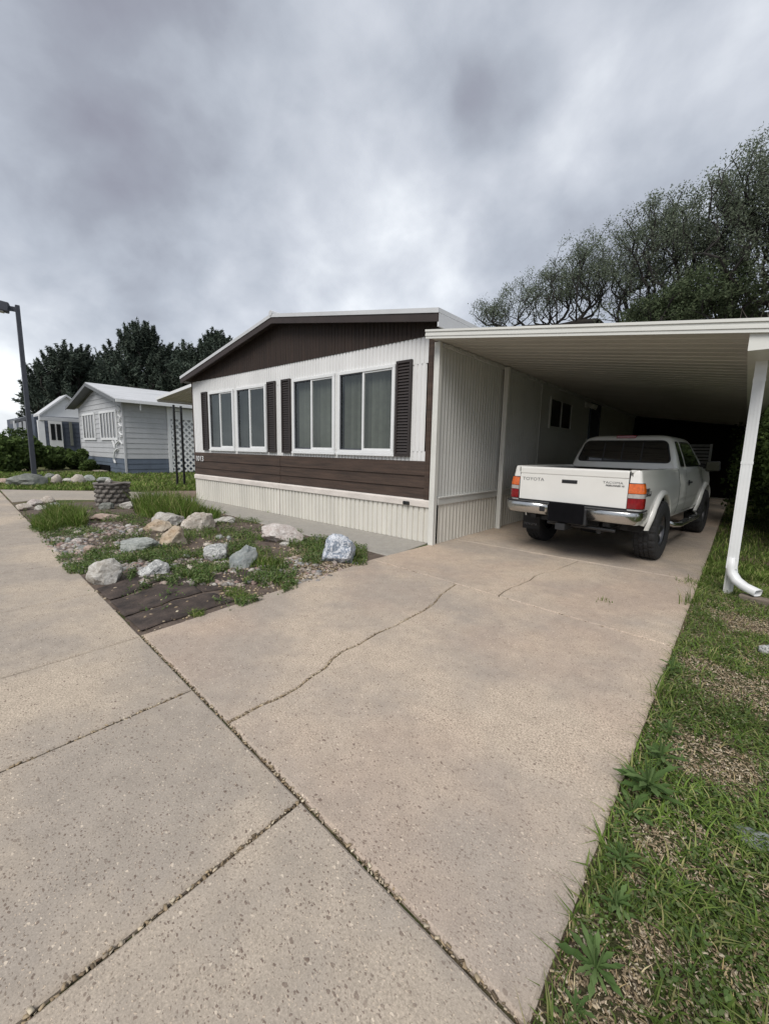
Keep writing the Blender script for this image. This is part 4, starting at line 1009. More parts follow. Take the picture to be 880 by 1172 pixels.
a, b = onX(17, 482, -36), onX(44, 474, -36); mb = MB(); mb.hexa([(-36,a.y,a.z-.15),(-36,b.y,b.z-.15),(-38,b.y,b.z-.15),(-38,a.y,a.z-.15),(-36,a.y,a.z+.1),(-36,b.y,b.z+.1),(-38,b.y,b.z+.1),(-38,a.y,a.z+.1)]); mb.build('roof', M_['soffit2'], cpv)
for px in (17, 23, 28, 33, 43):
    q = onX(px, 484, -36); MB().box(-36.15, -36.0, q.y-.07, q.y+.07, 0, q.z-.02+.15).build('post', M_['trimwhite'], cpv)

# ------------------------------------------------------------------ street lamp
lp = G(39.5, 545); la = empty('street_lamp', (lp.x, lp.y, 0), 'dark square street lamp post with box lamp head leaving the photo at the left', 'street lamp')
top = onX(24.0, 350, lp.x); Hh = top.z; hw = .072
mb = MB(); mb.hexa([(-hw*1.1,-hw*1.1,-.05),(hw*1.1,-hw*1.1,-.05),(hw*1.1,hw*1.1,-.05),(-hw*1.1,hw*1.1,-.05),(-hw*.9,-hw*.9,Hh),(hw*.9,-hw*.9,Hh),(hw*.9,hw*.9,Hh),(-hw*.9,hw*.9,Hh)]); mb.build('pole', M_['pole'], la, bevel=.01)
MB().box(-.2, .2, -.2, .2, -.05, .06).build('base_plate', M_['pole'], la)
hd = Vector((-.25, -1, 0)).normalized()
mb = MB().beam((0,0,Hh-.16), hd*.3+Vector((0,0,Hh-.16)), .10, .16); mb.build('arm', M_['pole'], la)
mb = MB(); mb.beam(hd*.24+Vector((0,0,Hh-.16)), hd*1.15+Vector((0,0,Hh-.04)), .38, .34); mb.beam(hd*.5+Vector((0,0,Hh+.04)), hd*1.1+Vector((0,0,Hh+.12)), .30, .10); hdm = mb.build('lamp_head', M_['pole'], la, bevel=.03)
mb = MB().beam(hd*.4+Vector((0,0,Hh-.325)), hd*1.05+Vector((0,0,Hh-.245)), .28, .04); mb.build('lens', M_['clear'], hdm)

# landscape timber in the verge, slatted panel and near-black screen added to darken the carport end
a, b = G(846, 684), G(893, 698); MB().beam((a.x, a.y, .0), (b.x+.5, b.y-.05, .0), .09, .09).build('timber', M_['log'], bevel=.012); tag(D.objects['timber'], 'weathered landscape timber lying in the grass by the downspout', 'timber')
D.objects['timber'].name = 'landscape_timber'
M_['brownfence'] = mat('fence_boards', (.014, .011, .009), .95, .3, spec=.1)  # near-black, puts the deep carport shade into the board colour
fe = empty('dark_fence', (0,0,0), 'dark board fence closing off the far end of the carport', 'fence'); x = -.1; 
mb = MB()
while x < 7: mb.box(x, x+.1445, 12.75, 12.77, 0, 3.0); x += .145
mb.build('boards', M_['brownfence'], fe); MB().box(-.1, 7, 12.77, 12.82, .4, .5).box(-.1, 7, 12.77, 12.82, 2.0, 2.1).build('rail', M_['brownfence'], fe)
sp = empty('slatted_panel', (0,0,0), 'pale slatted panel standing upright in the dark beyond the truck', 'panel'); a = onY(797, 509, 8.6); b = onY(806, 560, 8.6)
mb = MB(); z = .9
while z < a.z: mb.box(a.x-.25, b.x, 8.6, 8.62, z, z+.06); z += .085
mb.build('slats', M_['liner'], sp); MB().box(a.x-.3, a.x-.25, 8.58, 8.64, 0, a.z+.02).box(b.x, b.x+.05, 8.58, 8.64, 0, a.z+.02).build('frame', M_['sidewh'], sp)

# ------------------------------------------------------------------ pickup truck  (local: x right, y forward, z up; rear axle at y=0)
TS = .94
tk = empty('pickup_truck', (1.70, 1.40, 0), 'white pickup truck parked under the carport, tailgate toward the viewer', 'truck', rz=-math.radians(5.0)); tk.scale = (TS,)*3
HW = .845; WB = 3.08; AR = .455; AZ = .43
def lerp(a, b, t): return a+(b-a)*t
def interp(x, tab):
    if x <= tab[0][0]: return tab[0][1]
    for (a, va), (b, vb) in zip(tab[:-1], tab[1:]):
        if x <= b: return lerp(va, vb, (x-a)/(b-a))
    return tab[-1][1]
OUT = []   # plan outline of the right side, from tailgate edge round the corner to the nose
for x in (.700, .735, .765): OUT.append((x, -.985+.012*((x-.70)/.065)**2))
for i in range(1, 7):
    t = i/7*PI/2; OUT.append((.768+.077*math.sin(t), -.900-.075*math.cos(t)))
y = -.88
while y < 3.45: OUT.append((HW, y)); y += .03
for i in range(0, 13):
    t = i/12*PI/2; OUT.append((HW-.30+.30*math.cos(t)-.0, 3.45+.42*math.sin(t)))
OUT += [(.40, 3.89), (.2, 3.91), (0, 3.92)]
def offz(z): return interp(z, [(.45, .075), (.52, .045), (.60, .018), (.70, .004), (.715, .010), (.725, .010), (.735, .002), (.85, 0), (.98, .003), (1.06, .018), (1.12, .030), (1.18, .038), (1.215, .050), (1.23, .075)])
def zbot(x, y):
    z = .50
    if y < -.86: z = .56
    elif y < -.45: z = lerp(.56, .49, (y+.86)/.41)
    for yc in (0, WB):
        d = abs(y-yc)
        if d < AR: z = max(z, AZ+math.sqrt(AR*AR-d*d))
    if y > WB+.46: z = .55
    return z
def ztop(x, y):
    if y < .98: return 1.215
    if y < 2.75: return 1.20
    return interp(y, [(2.75, 1.20), (3.1, 1.17), (3.5, 1.10), (3.8, 1.00), (3.92, .88)])
def side_pt(i, z, sgn=1, push=0):
    x, y = OUT[i]; a = Vector(OUT[max(i-1, 0)]); b = Vector(OUT[min(i+1, len(OUT)-1)]); t = (b-a).normalized(); n = Vector((t.y, -t.x))
    o = -offz(z)+push; return (sgn*(x+n.x*o), y+n.y*o, z)
def side_y(y, z, sgn=1, push=0):   # on the straight flank
    return (sgn*(HW-offz(z)+push), y, z)
for sgn in (1, -1):
    mb = MB(); rows = []; NZ = 22
    for i, (x, y) in enumerate(OUT):
        zb_, zt_ = zbot(x, y), ztop(x, y)
        rows.append([side_pt(i, zb_+(zt_-zb_)*(j/NZ), sgn) for j in range(NZ+1)])
    mb.grid(rows)
    # bed rail cap and inner bed wall
    rr = [i for i, p in enumerate(OUT) if p[1] < .99]
    mb.grid([[side_pt(i, 1.215, sgn) for i in rr], [side_pt(i, 1.222, sgn, -.03) for i in rr], [(sgn*min(.735, OUT[i][0]-.02), max(-.95, OUT[i][1]), 1.205) for i in rr], [(sgn*min(.725, OUT[i][0]-.03), max(-.95, OUT[i][1]), 1.16) for i in rr]])
    mb.build('side_panel', M_['paint'], tk, smooth=True, auto=38)
    mb = MB(); mb.box(sgn*.70 if sgn < 0 else .70, (sgn*.725) if sgn > 0 else -.725, -.95, .95, .72, 1.19); mb.build('bed_wall', M_['liner'], tk)
    # wheel housing
    for yc in (0, WB):
        mb = MB(); rows = []
        for i in range(17):
            t = -.05+(PI+.1)*i/16; yy, zz = yc+math.cos(t)*(AR-.002), AZ+math.sin(t)*(AR-.002)
            rows.append([(sgn*(HW-.03), yy, zz), (sgn*.50, yy, zz)])
        mb.grid(rows); mb.box(min(sgn*.50, sgn*.48), max(sgn*.50, sgn*.48), yc-.5, yc+.5, .45, 1.0); mb.build('wheel_housing', M_['blackp'], tk)
        # flare
        mb = MB(); rows = []
        for i in range(41):
            t = .10+(PI-.14)*i/40
            row = []
            for r_, xo in ((AR-.012, -.03), (AR-.012, .026), (AR+.000, .038), (AR+.022, .040), (AR+.048, .026), (AR+.062, .008), (AR+.064, -.006)):
                zz = AZ+math.sin(t)*r_; row.append((sgn*(HW-offz(min(1.1, max(.46, zz)))*.7+xo), yc+math.cos(t)*r_, zz))
            rows.append(row)
        mb.grid(rows).build('fender_flare', M_['paint'], tk, smooth=True, auto=50)
# tailgate
mb = MB()
def tg(z0, z1, y0): mb.box(-.692, .692, y0, -.93, z0, z1)
tg(.755, 1.105, -.985); tg(1.105, 1.115, -.977)
mb.add([(-.692,-.977,1.115),(.692,-.977,1.115),(.692,-.985,1.125),(-.692,-.985,1.125),(.692,-.985,1.19),(-.692,-.985,1.19),(.692,-.972,1.212),(-.692,-.972,1.212),(.692,-.93,1.214),(-.692,-.93,1.214),(.692,-.93,1.115),(-.692,-.93,1.115)],
       [(0,1,2,3),(3,2,4,5),(5,4,6,7),(7,6,8,9),(9,8,10,11),(1,10,8,6,4,2),(0,3,5,7,9,11)])
tgo = mb.build('tailgate', M_['paint'], tk, bevel=.004)
mb = MB(); mb.box(-.10, .10, -.992, -.984, 1.015, 1.06); mb.build('handle', M_['blackp'], tgo, bevel=.01)
mb = MB(); mb.box(-.085, .085, -.998, -.992, 1.035, 1.052); mb.build('handle_lever', M_['blackp'], tgo, bevel=.006)
mb = MB(); mb.box(-.699, -.693, -.975, -.94, .70, 1.205); mb.box(.693, .699, -.975, -.94, .70, 1.205); mb.build('gap', M_['dark'], tk)
X_, Z_ = (1, 0, 0), (0, 0, 1)
text_part('badge', 'TOYOTA', .062, (-.655, -.9865, 1.022), X_, Z_, M_['badge'], tgo, .0015, sx=1.22)
text_part('badge', 'TACOMA', .040, (.405, -.9865, 1.045), X_, Z_, M_['badge'], tgo, .001, sx=1.35)
text_part('badge', 'PRERUNNER V6', .030, (.44, -.9865, 1.012), X_, Z_, M_['badged'], tgo, .001, sx=1.0, shear=.2, bold=.0006)
# bed
mb = MB(); mb.box(-.70, .70, -.93, .95, .70, .73); mb.box(-.70, .70, .93, .955, .73, 1.14); mb.build('bed_floor', M_['liner'], tk)
for s in (-1, 1): MB().box(min(s*.5, s*.70), max(s*.5, s*.70), -.42, .42, .73, .92).build('wheel_hump', M_['liner'], tk, bevel=.04)
# cab greenhouse
RG = [(1.19, .800, .985, 3.02, .07), (1.22, .790, .985, 2.98, .08), (1.30, .768, 1.000, 2.86, .09), (1.40, .738, 1.025, 2.73, .10), (1.50, .702, 1.055, 2.58, .11), (1.60, .668, 1.085, 2.46, .12), (1.655, .640, 1.115, 2.38, .13), (1.69, .600, 1.16, 2.31, .14), (1.712, .54, 1.23, 2.22, .14), (1.728, .44, 1.36, 2.08, .14), (1.735, .25, 1.55, 1.9, .1)]
def rring(hw_, y0, y1, r_, z):
    P = []
    for (cx_, cy_, a0) in ((hw_-r_, y1-r_, 0), (-hw_+r_, y1-r_, PI/2), (-hw_+r_, y0+r_, PI), (hw_-r_, y0+r_, 1.5*PI)):
        for k_ in range(7):
            t = a0+PI/2*k_/6; P.append((cx_+math.cos(t)*r_, cy_+math.sin(t)*r_, z))
    return P
mb = MB(); mb.grid([rring(h, a, b, r_, z) for z, h, a, b, r_ in RG], closed=True); n0 = len(mb.v)-28; mb.f.append(tuple(range(n0, n0+28)))
mb.build('cab', M_['paint'], tk, smooth=True, auto=60)
def ghw(z): return interp(z, [(q[0], q[1]) for q in RG])
def gy0(z): return interp(z, [(q[0], q[2]) for q in RG])
def gy1(z): return interp(z, [(q[0], q[3]) for q in RG])
def patch(name, quad, fn, material, parent, nu=14, nv=10, corner=.12, push=.004):
    """quad: 4 (u,z) corners; rounded; mapped by fn(u,z,push)"""
    c = [Vector(q) for q in quad]; rows = []
    loop = []
    for i in range(4):
        p0, p1, p2 = c[i-1], c[i], c[(i+1) % 4]; l = corner
        a = p1+(p0-p1).normalized()*l; b = p1+(p2-p1).normalized()*l
        for k_ in range(7):
            t = k_/6; loop.append((a*(1-t)+p1*t)*(1-t)+(p1*(1-t)+b*t)*t)
        nxt = c[(i+1) % 4]; e = nxt+(p1-nxt).normalized()*l
        for k_ in range(1, 6): loop.append(b.lerp(e, k_/6))
    cen = sum(loop, Vector((0, 0)))/len(loop); m = MB(); rings = []
    for s in (1, .75, .5, .25): rings.append([fn(*(cen+(p-cen)*s), push) for p in loop])
    m.grid(rings, closed=True); o = len(m.v); m.v.append(fn(*cen, push)); k0 = 3*len(loop)
    for i in range(len(loop)): m.f.append((k0+i, k0+(i+1) % len(loop), o))
    # rim back into the body
    o = len(m.v); m.v += [fn(*p, -.012) for p in loop]
    for i in range(len(loop)): j = (i+1) % len(loop); m.f.append((i, j, o+j, o+i))
    return m.build(name, material, parent, smooth=True, auto=40)
def frear(u, z, p): 
    c_ = max(0, abs(u)-ghw(z)+.09); return (u, gy0(z)-p+c_*c_*3.0, z)
rwf = patch('rear_window', [(-.70, 1.285), (.70, 1.285), (.600, 1.640), (-.600, 1.640)], frear, M_['blackp'], tk, corner=.09, push=.006)
patch('glass', [(-.68, 1.302), (.68, 1.302), (.584, 1.625), (-.584, 1.625)], frear, M_['tglass'], rwf, corner=.06, push=.009)
mb = MB()
for u in (-.28, 0, .28): mb.add([frear(u-.010, 1.305, .013), frear(u+.010, 1.305, .013), frear(u+.010, 1.597, .013), frear(u-.010, 1.597, .013)], [(0,1,2,3)])
mb.add([frear(-.29, 1.305, .012), frear(.29, 1.305, .012), frear(.29, 1.32, .012), frear(-.29, 1.32, .012)], [(0,1,2,3)]); mb.build('slider_frame', M_['blackp'], rwf)
for s in (1, -1):
    def fs(u, z, p, s=s): return (s*(ghw(z)+p), u, z)
    q = patch('quarter_window', [(1.15, 1.235), (1.44, 1.235), (1.40, 1.625), (1.205, 1.625)], fs, M_['blackp'], tk, corner=.05, push=.004); patch('glass', [(1.165, 1.25), (1.425, 1.25), (1.388, 1.612), (1.218, 1.612)], fs, M_['tglass'], q, corner=.04, push=.006)
    q = patch('door_window', [(1.53, 1.235), (2.66, 1.235), (2.20, 1.63), (1.50, 1.63)], fs, M_['blackp'], tk, corner=.05, push=.004); patch('glass', [(1.548, 1.25), (2.62, 1.25), (2.185, 1.616), (1.518, 1.616)], fs, M_['tglass'], q, corner=.04, push=.006)
    # door seams and handle
    mb = MB(); zs = [.53+.67*i/12 for i in range(13)]
    for yy in (1.475, 2.72):
        mb.grid([[side_y(yy-.004, z, s, .0022) for z in zs], [side_y(yy+.004, z, s, .0022) for z in zs]])
    mb.grid([[side_y(yy, .545, s, .0022) for yy in (1.475, 2.72)], [side_y(yy, .553, s, .0022) for yy in (1.475, 2.72)]])
    mb.grid([[side_y(.965, z, s, .002) for z in zs], [side_y(.985, z, s, .002) for z in zs]])
    mb.build('door_seam', M_['dark'], tk)
    mb = MB(); mb.tube([side_y(1.60, .985, s, -.004), side_y(1.60, .985, s, .012)], .045, 16); mb.box(min(s*.845, s*.875), max(s*.845, s*.875), 1.54, 1.70, .98, 1.005); mb.build('door_handle', M_['blackp'], tk, bevel=.004)
    # mirror
    mb = MB(); mb.beam((s*.80, 2.56, 1.24), (s*.92, 2.54, 1.26), .09, .05); mb.hexa([(s*.90,2.46,1.15),(s*1.10,2.50,1.16),(s*1.10,2.60,1.17),(s*.90,2.62,1.16),(s*.90,2.46,1.33),(s*1.10,2.50,1.34),(s*1.08,2.60,1.31),(s*.90,2.62,1.32)]); mr = mb.build('mirror', M_['blackp'], tk, bevel=.025)
    MB().add([(s*.915,2.452,1.17),(s*1.085,2.486,1.175),(s*1.085,2.486,1.32),(s*.915,2.452,1.315)], [(0,1,2,3)]).build('mirror_glass', M_['tglass'], mr)
    # taillight wrapped round the corner
    ids = [i for i in range(0, 12)]
    def lens(nm, z0, z1, mt, par=None, i0=0, i1=11):
        m = MB(); rows = []
        for z in [z0+(z1-z0)*k_/4 for k_ in range(5)]:
            rows.append([side_pt(i, z, s, .010) for i in range(i0, i1)])
        m.grid(rows)
        m.grid([[side_pt(i, z0, s, .010) for i in range(i0, i1)], [side_pt(i, z0, s, -.01) for i in range(i0, i1)]]); m.grid([[side_pt(i, z1, s, .010) for i in range(i0, i1)], [side_pt(i, z1, s, -.01) for i in range(i0, i1)]])
        m.grid([[side_pt(i0, z0, s, .010), side_pt(i0, z1, s, .010)], [side_pt(i0, z0, s, -.01), side_pt(i0, z1, s, -.01)]]); m.grid([[side_pt(i1-1, z0, s, .010), side_pt(i1-1, z1, s, .010)], [side_pt(i1-1, z0, s, -.01), side_pt(i1-1, z1, s, -.01)]])
        return m.build(nm, mt, par or tk, smooth=True, auto=40)
    hs = lens('taillight', .757, 1.068, M_['blackp'])
    def lens2(nm, z0, z1, mt):
        m = MB(); rows = []
        for k_ in range(5):
            z = z0+(z1-z0)*k_/4; top = max(0, (z-.995)/.045); i1 = 11-(1 if top > .6 else 0)
            rows.append([side_pt(i, z, s, .016 if 1 < i < 9 else .013) for i in range(0, 11)])
        m.grid(rows); m.grid([[side_pt(i, z0, s, .016) for i in range(0, 11)], [side_pt(i, z0, s, .009) for i in range(0, 11)]]); m.grid([[side_pt(i, z1, s, .016) for i in range(0, 11)], [side_pt(i, z1, s, .009) for i in range(0, 11)]])
        return m.build(nm, mt, hs, smooth=True, auto=40)
    lens2('amber_lens', .945, 1.060, M_['amber']); lens2('reverse_lens', .890, .940, M_['clear']); lens2('red_lens', .765, .885, M_['red'])
    # step bar
    mb = MB(); pts = [(s*.70, .66, .47), (s*.86, .74, .40), (s*.90, .95, .385), (s*.90, 2.25, .385), (s*.86, 2.45, .40), (s*.70, 2.52, .47)]; mb.tube(pts, .038, 14); sb = mb.build('step_bar', M_['chrome'], tk, smooth=True)
    MB().box(min(s*.87, s*.93), max(s*.87, s*.93), 1.1, 1.5, .418, .43).box(min(s*.87, s*.93), max(s*.87, s*.93), 1.75, 2.15, .418, .43).build('step_pad', M_['blackp'], sb)
    # headlight
    mb = MB(); mb.hexa([(s*.50,3.89,.82),(s*.80,3.74,.82),(s*.80,3.70,.82),(s*.50,3.8,.82),(s*.50,3.87,.97),(s*.79,3.72,.97),(s*.79,3.6,.97),(s*.5,3.7,.97)]); mb.build('headlight', M_['clear'], tk)
text_part('decal', 'TRD', .052, (.847, -.84, .965), (0, 1, 0), (0, 0, 1), M_['badged'], tk, .001, sx=1.6, shear=.25, bold=.002)
text_part('decal', 'Off-Road', .062, (.847, -.82, .905), (0, 1, 0), (0, 0, 1), M_['badged'], tk, .001, sx=.95, shear=.3, bold=.001)
MB().box(.845, .8475, -.84, -.58, .955, .960).build('decal_line', M_['badged'], tk)
# third brake light
MB().box(-.145, .145, 1.13, 1.25, 1.668, 1.722).build('brake_light', M_['red'], tk, bevel=.012)
# windscreen, hood, front
def ffr(u, z, p): return (u, gy1(z)+p, z)
w = patch('windscreen', [(-.70, 1.24), (.70, 1.24), (.56, 1.61), (-.56, 1.61)], ffr, M_['blackp'], tk, corner=.06, push=.004); patch('glass', [(-.68, 1.255), (.68, 1.255), (.545, 1.597), (-.545, 1.597)], ffr, M_['tglass'], w, corner=.05, push=.007)
mb = MB(); rows = []
for yy in (2.7, 2.9, 3.1, 3.3, 3.5, 3.65, 3.8, 3.88):
    hw_ = HW-.045 if yy < 3.45 else HW-.345+.30*math.sqrt(max(0, 1-((yy-3.45)/.42)**2))
    hw_ = max(hw_, .4); zt_ = ztop(0, yy)-.004; rows.append([(hw_*u, yy, zt_+.05*(1-u*u)) for u in (-1, -.8, -.5, 0, .5, .8, 1)])
mb.grid(rows).build('hood', M_['paint'], tk, smooth=True, auto=40)
mb = MB().box(-.46, .46, 3.90, 3.93, .74, .93); mb.build('grille', M_['blackp'], tk, bevel=.01)
mb = MB(); mb.box(-.82, .82, 3.80, 4.02, .48, .70); mb.build('front_bumper', M_['chrome'], tk, bevel=.04)
# rear bumper: chrome wings either side of a black recess for the plate
for s in (1, -1):
    mb = MB(); P = [(.30, -1.135), (.55, -1.130), (.72, -1.115), (.80, -1.085), (.845, -1.02), (.855, -.93), (.855, -.72)] if s > 0 else [(.20, -1.135), (.50, -1.130), (.72, -1.115), (.80, -1.085), (.845, -1.02), (.855, -.93), (.855, -.72)]
    rows = []
    for j, (x, y) in enumerate(P):
        h0 = .575+.03*max(0, j-4); n = Vector((.0, -1)) if j < 3 else (Vector((.5, -.86)) if j == 3 else Vector((1, -.1)))
        rows.append([(s*(x+n.x*o), y+n.y*o, z) for z, o in ((.725, -.025), (.722, -.004), (.70, .006), (.66, .004), (.62, -.006), (h0+.01, -.028), (h0, -.05))])
    mb.grid(rows); mb.build('bumper', M_['chrome'], tk, smooth=True, auto=50, solid=.008)
mb = MB(); mb.add([(s*x, y, z) for z in (.738,) for s, x, y in ((-1,.855,-.72),(-1,.86,-1.0),(-1,.80,-1.075),(-1,.70,-1.105),(1,.70,-1.105),(1,.80,-1.075),(1,.86,-1.0),(1,.855,-.72))]+[(s*x, y, .722) for s, x, y in ((-1,.855,-.72),(-1,.86,-1.0),(-1,.80,-1.075),(-1,.70,-1.105),(1,.70,-1.105),(1,.80,-1.075),(1,.86,-1.0),(1,.855,-.72))],
   [tuple(range(8)), tuple(range(15, 7, -1))]+[(i, (i+1) % 8, (i+1) % 8+8, i+8) for i in range(8)])
mb.box(-.70, .70, -.99, -.95, .70, .752)
mb.build('bumper_pad', M_['blackp'], tk)
mb = MB(); mb.box(-.20, .30, -1.13, -.98, .50, .724); mb.build('plate_recess', M_['blackp'], tk, bevel=.02)
mb = MB(); mb.box(-.18, .27, -1.150, -1.136, .515, .765); mb.build('plate_cover', M_['dark'], tk, bevel=.03)
mb = MB(); mb.box(-.31, -.235, -1.146, -1.13, .625, .695); mb.build('light_socket', M_['blackp'], tk, bevel=.012)
mb = MB(); mb.box(-.06, .06, -1.18, -.6, .42, .50); mb.tube([(-.25, -.98, .47), (.6, -.98, .47)], .022); mb.build('hitch', M_['blackp'], tk)
# underbody
mb = MB(); 
for s in (-1, 1): mb.box(s*.48-.04, s*.48+.04, -.95, 3.7, .50, .62)
mb.tube([(-.66, 0, .38), (.66, 0, .38)], .045, 10); mb.tube([(-.13, 0, .38), (.13, 0, .38)], .14, 12); mb.tube([(0, .1, .40), (0, 1.8, .45)], .04, 8); mb.tube([(.40, -.95, .43), (.42, -.5, .45), (.42, 1.5, .46)], .032, 8)
mb.box(-.65, .65, .98, 3.6, .50, .56); mb.box(-.6, -.2, .3, 1.1, .40, .56); mb.box(-.68, .68, -.92, .95, .64, .70); mb.build('chassis', M_['blackp'], tk)
# mud flap
for s in (-1, 1):
    MB().box(min(s*.60, s*.87), max(s*.60, s*.87), -.47, -.46, .24, .60).build('mud_flap', M_['rubber'], tk) if s < 0 else MB().box(.60, .84, -.47, -.46, .42, .60).build('mud_flap', M_['rubber'], tk)
text_part('badge', 'TOYOTA', .050, (-.855, -.472, .30), X_, Z_, M_['badge'], tk, .001, sx=1.05)
# wheels
def wheel(xc, yc, s):
    w = D.objects.new('wheel', None); COL.objects.link(w); w.parent = tk; w.location = (xc, yc, .402)
    R = .402; hw_ = .135; N_ = 96; rows = []
    prof = [(-hw_+.02, .20, 0), (-hw_+.005, .24, 0), (-hw_, .30, 0), (-hw_+.004, .355, 0), (-hw_+.014, .382, 1), (-hw_+.030, .398, 1), (-.062, R, 1), (-.060, R-.010, 0), (-.050, R-.010, 0), (-.048, R, 2), (-.006, R+.001, 2), (-.005, R-.010, 0), (.005, R-.010, 0), (.006, R+.001, 3), (.048, R, 3), (.050, R-.010, 0), (.060, R-.010, 0), (.062, R, 1), (hw_-.030, .398, 1), (hw_-.014, .382, 1), (hw_-.004, .355, 0), (hw_, .30, 0), (hw_-.005, .24, 0), (hw_-.02, .20, 0)]
    for i in range(N_):
        a = 2*PI*i/N_; row = []
        for x, r_, k_ in prof:
            cut = 0
            if k_ == 1 and (i % 4) == 0: cut = .010
            if k_ == 2 and (i % 4) == 2: cut = .010
            if k_ == 3 and (i % 4) == 1: cut = .010
            row.append((x, math.cos(a)*(r_-cut), math.sin(a)*(r_-cut)))
        rows.append(row)
    rows.append(rows[0]); MB().grid(rows).build('tyre', M_['rubber'], w)
    mb = MB(); rows = []
    for i in range(49):
        a = 2*PI*i/48; rows.append([(s*x, math.cos(a)*r_, math.sin(a)*r_) for x, r_ in ((-.10, .19), (-.02, .175), (.06, .185), (.098, .200), (.108, .212), (.095, .218))])
    mb.grid(rows)
    rows = []
    for i in range(49):
        a = 2*PI*i/48; rows.append([(s*x, math.cos(a)*r_, math.sin(a)*r_) for x, r_ in ((.02, .18), (.03, .10), (.075, .075), (.095, .055), (.10, .0))])
    mb.grid(rows)
    for i in range(6):
        a = 2*PI*i/6; c_, s_ = math.cos(a), math.sin(a)
        def q(x, r_, t): return (s*x, c_*r_-s_*t, s_*r_+c_*t)
        mb.add([q(.07, .05, -.035), q(.07, .05, .035), q(.085, .195, .030), q(.085, .195, -.030), q(.03, .05, -.04), q(.03, .05, .04), q(.04, .195, .035), q(.04, .195, -.035)], [(0,1,2,3),(4,7,6,5),(0,4,5,1),(1,5,6,2),(2,6,7,3),(3,7,4,0)])
    mb.build('rim', M_['rim'], w, smooth=True, auto=35)
for s in (1, -1):
    wheel(s*.765, 0, s); wheel(s*.765, WB, s)

# ------------------------------------------------------------------ trees
def tree(name, base, env, n_att, leaf_n, leaf_size, label, cat='tree', group='trees beyond the carport', lm='leafA', trunk_r=.22, h0=1.5, spread=.35, seed=0, bark='bark', up=.2, twigs=True, aspect=.45, lean=(0,0), kill=None):
    """grow limbs toward points inside the envelope, then hang leaves round the twig ends"""
    rg = np.random.default_rng(seed); root = empty(name, base, label, cat, group)
    A = []
    while len(A) < n_att:
        e = env[rg.integers(len(env))]; v = rg.normal(size=3); v /= np.linalg.norm(v); r_ = rg.random()**(1/2.2)
        p = np.array(e[:3])+v*r_*np.array(e[3:6])
        if p[2] > h0*.8: A.append(p)
    A = np.array(A); d0 = np.linalg.norm(A-np.array([0, 0, h0]), axis=1); A = A[np.argsort(d0)]
    nodes = [np.zeros(3)]; par = [-1]
    for k in range(1, 5):
        nodes.append(np.array([lean[0]*k/4+.05*rg.normal(), lean[1]*k/4+.05*rg.normal(), h0*k/4])); par.append(k-1)
    maxseg = .75
    for a in A:
        N_ = np.array(nodes[3:]); d = np.linalg.norm(N_-a, axis=1)+np.maximum(0, N_[:, 2]-a[2]+.3)*2.0
        j = int(np.argmin(d))+3; p = nodes[j]; L_ = np.linalg.norm(a-p); k = max(1, int(L_/maxseg)); prev = j
        for i in range(1, k+1):
            t = i/k; q = p+(a-p)*t+np.array([0, 0, .10*L_*math.sin(PI*t)*up])+rg.normal(0, .035*L_/k+.01, 3)*(t < 1)
            nodes.append(q); par.append(prev); prev = len(nodes)-1
    n = len(nodes); ch = np.zeros(n); w = np.zeros(n)
    for i in range(n-1, 0, -1):
        if w[i] == 0: w[i] = 1; 
        w[par[i]] += w[i]
    w[0] = max(w[0], 1); rad = trunk_r*(w/w[0])**.47; rad = np.maximum(rad, .005)
    rad[0] *= 1.25
    V = []; Fc = []; nodes = np.array(nodes)
    for i in range(1, n):
        a, b = nodes[par[i]], nodes[i]; d = b-a; L_ = np.linalg.norm(d)
        if L_ < 1e-4: continue
        d /= L_; u = np.cross(d, [0.31, .2, .93] if abs(d[2]) < .9 else [1, 0, 0]); u /= np.linalg.norm(u); v = np.cross(d, u)
        ns = 7 if rad[i] > .05 else (4 if rad[i] > .02 else 3); o = len(V); ra = min(rad[par[i]], rad[i]*1.5)
        for c_, r_ in ((a, ra), (b, rad[i])):
            for j in range(ns): t = 2*PI*j/ns; V.append(c_+(u*math.cos(t)+v*math.sin(t))*r_)
        for j in range(ns): j2 = (j+1) % ns; Fc.append((o+j, o+j2, o+ns+j2, o+ns+j))
    np_mesh('trunk', V, Fc, M_[bark], root, smooth=True)
    # leaves
    tips = np.array([i for i in range(n) if w[i] <= 3 and nodes[i][2] > h0*.9]); T = nodes[tips]
    wt = rg.random(len(T))**2.0+.10; wt /= wt.sum()      # uneven density: light and dark clumps
    idx = rg.choice(len(T), leaf_n, p=wt); off = rg.normal(size=(leaf_n, 3)); off *= spread*(rg.random(leaf_n)**.5)[:, None]/np.linalg.norm(off, axis=1)[:, None]
    P = T[idx]+off
    if lm == 'needle':
        dr = T-np.array([0, 0, h0+.2*T[:, 2].max()]); dr[:, 2] = np.abs(dr[:, 2])*.6; dr /= np.linalg.norm(dr, axis=1)[:, None]; dr[:, 2] += .75; dr += rg.normal(0, .25, dr.shape); dr /= np.linalg.norm(dr, axis=1)[:, None]
        u_ = rg.random(leaf_n)[:, None]; P = T[idx]+dr[idx]*(u_*1.5-.4)+off*(1.1-u_)*.75
    V, Fq = leafcloud(P, leaf_size, aspect, .1); np_mesh('crown', V, Fq, M_[lm], root)
    return root
import time; _t = time.time()
def tb(px, py, Y): p = onY(px, py, Y); return p
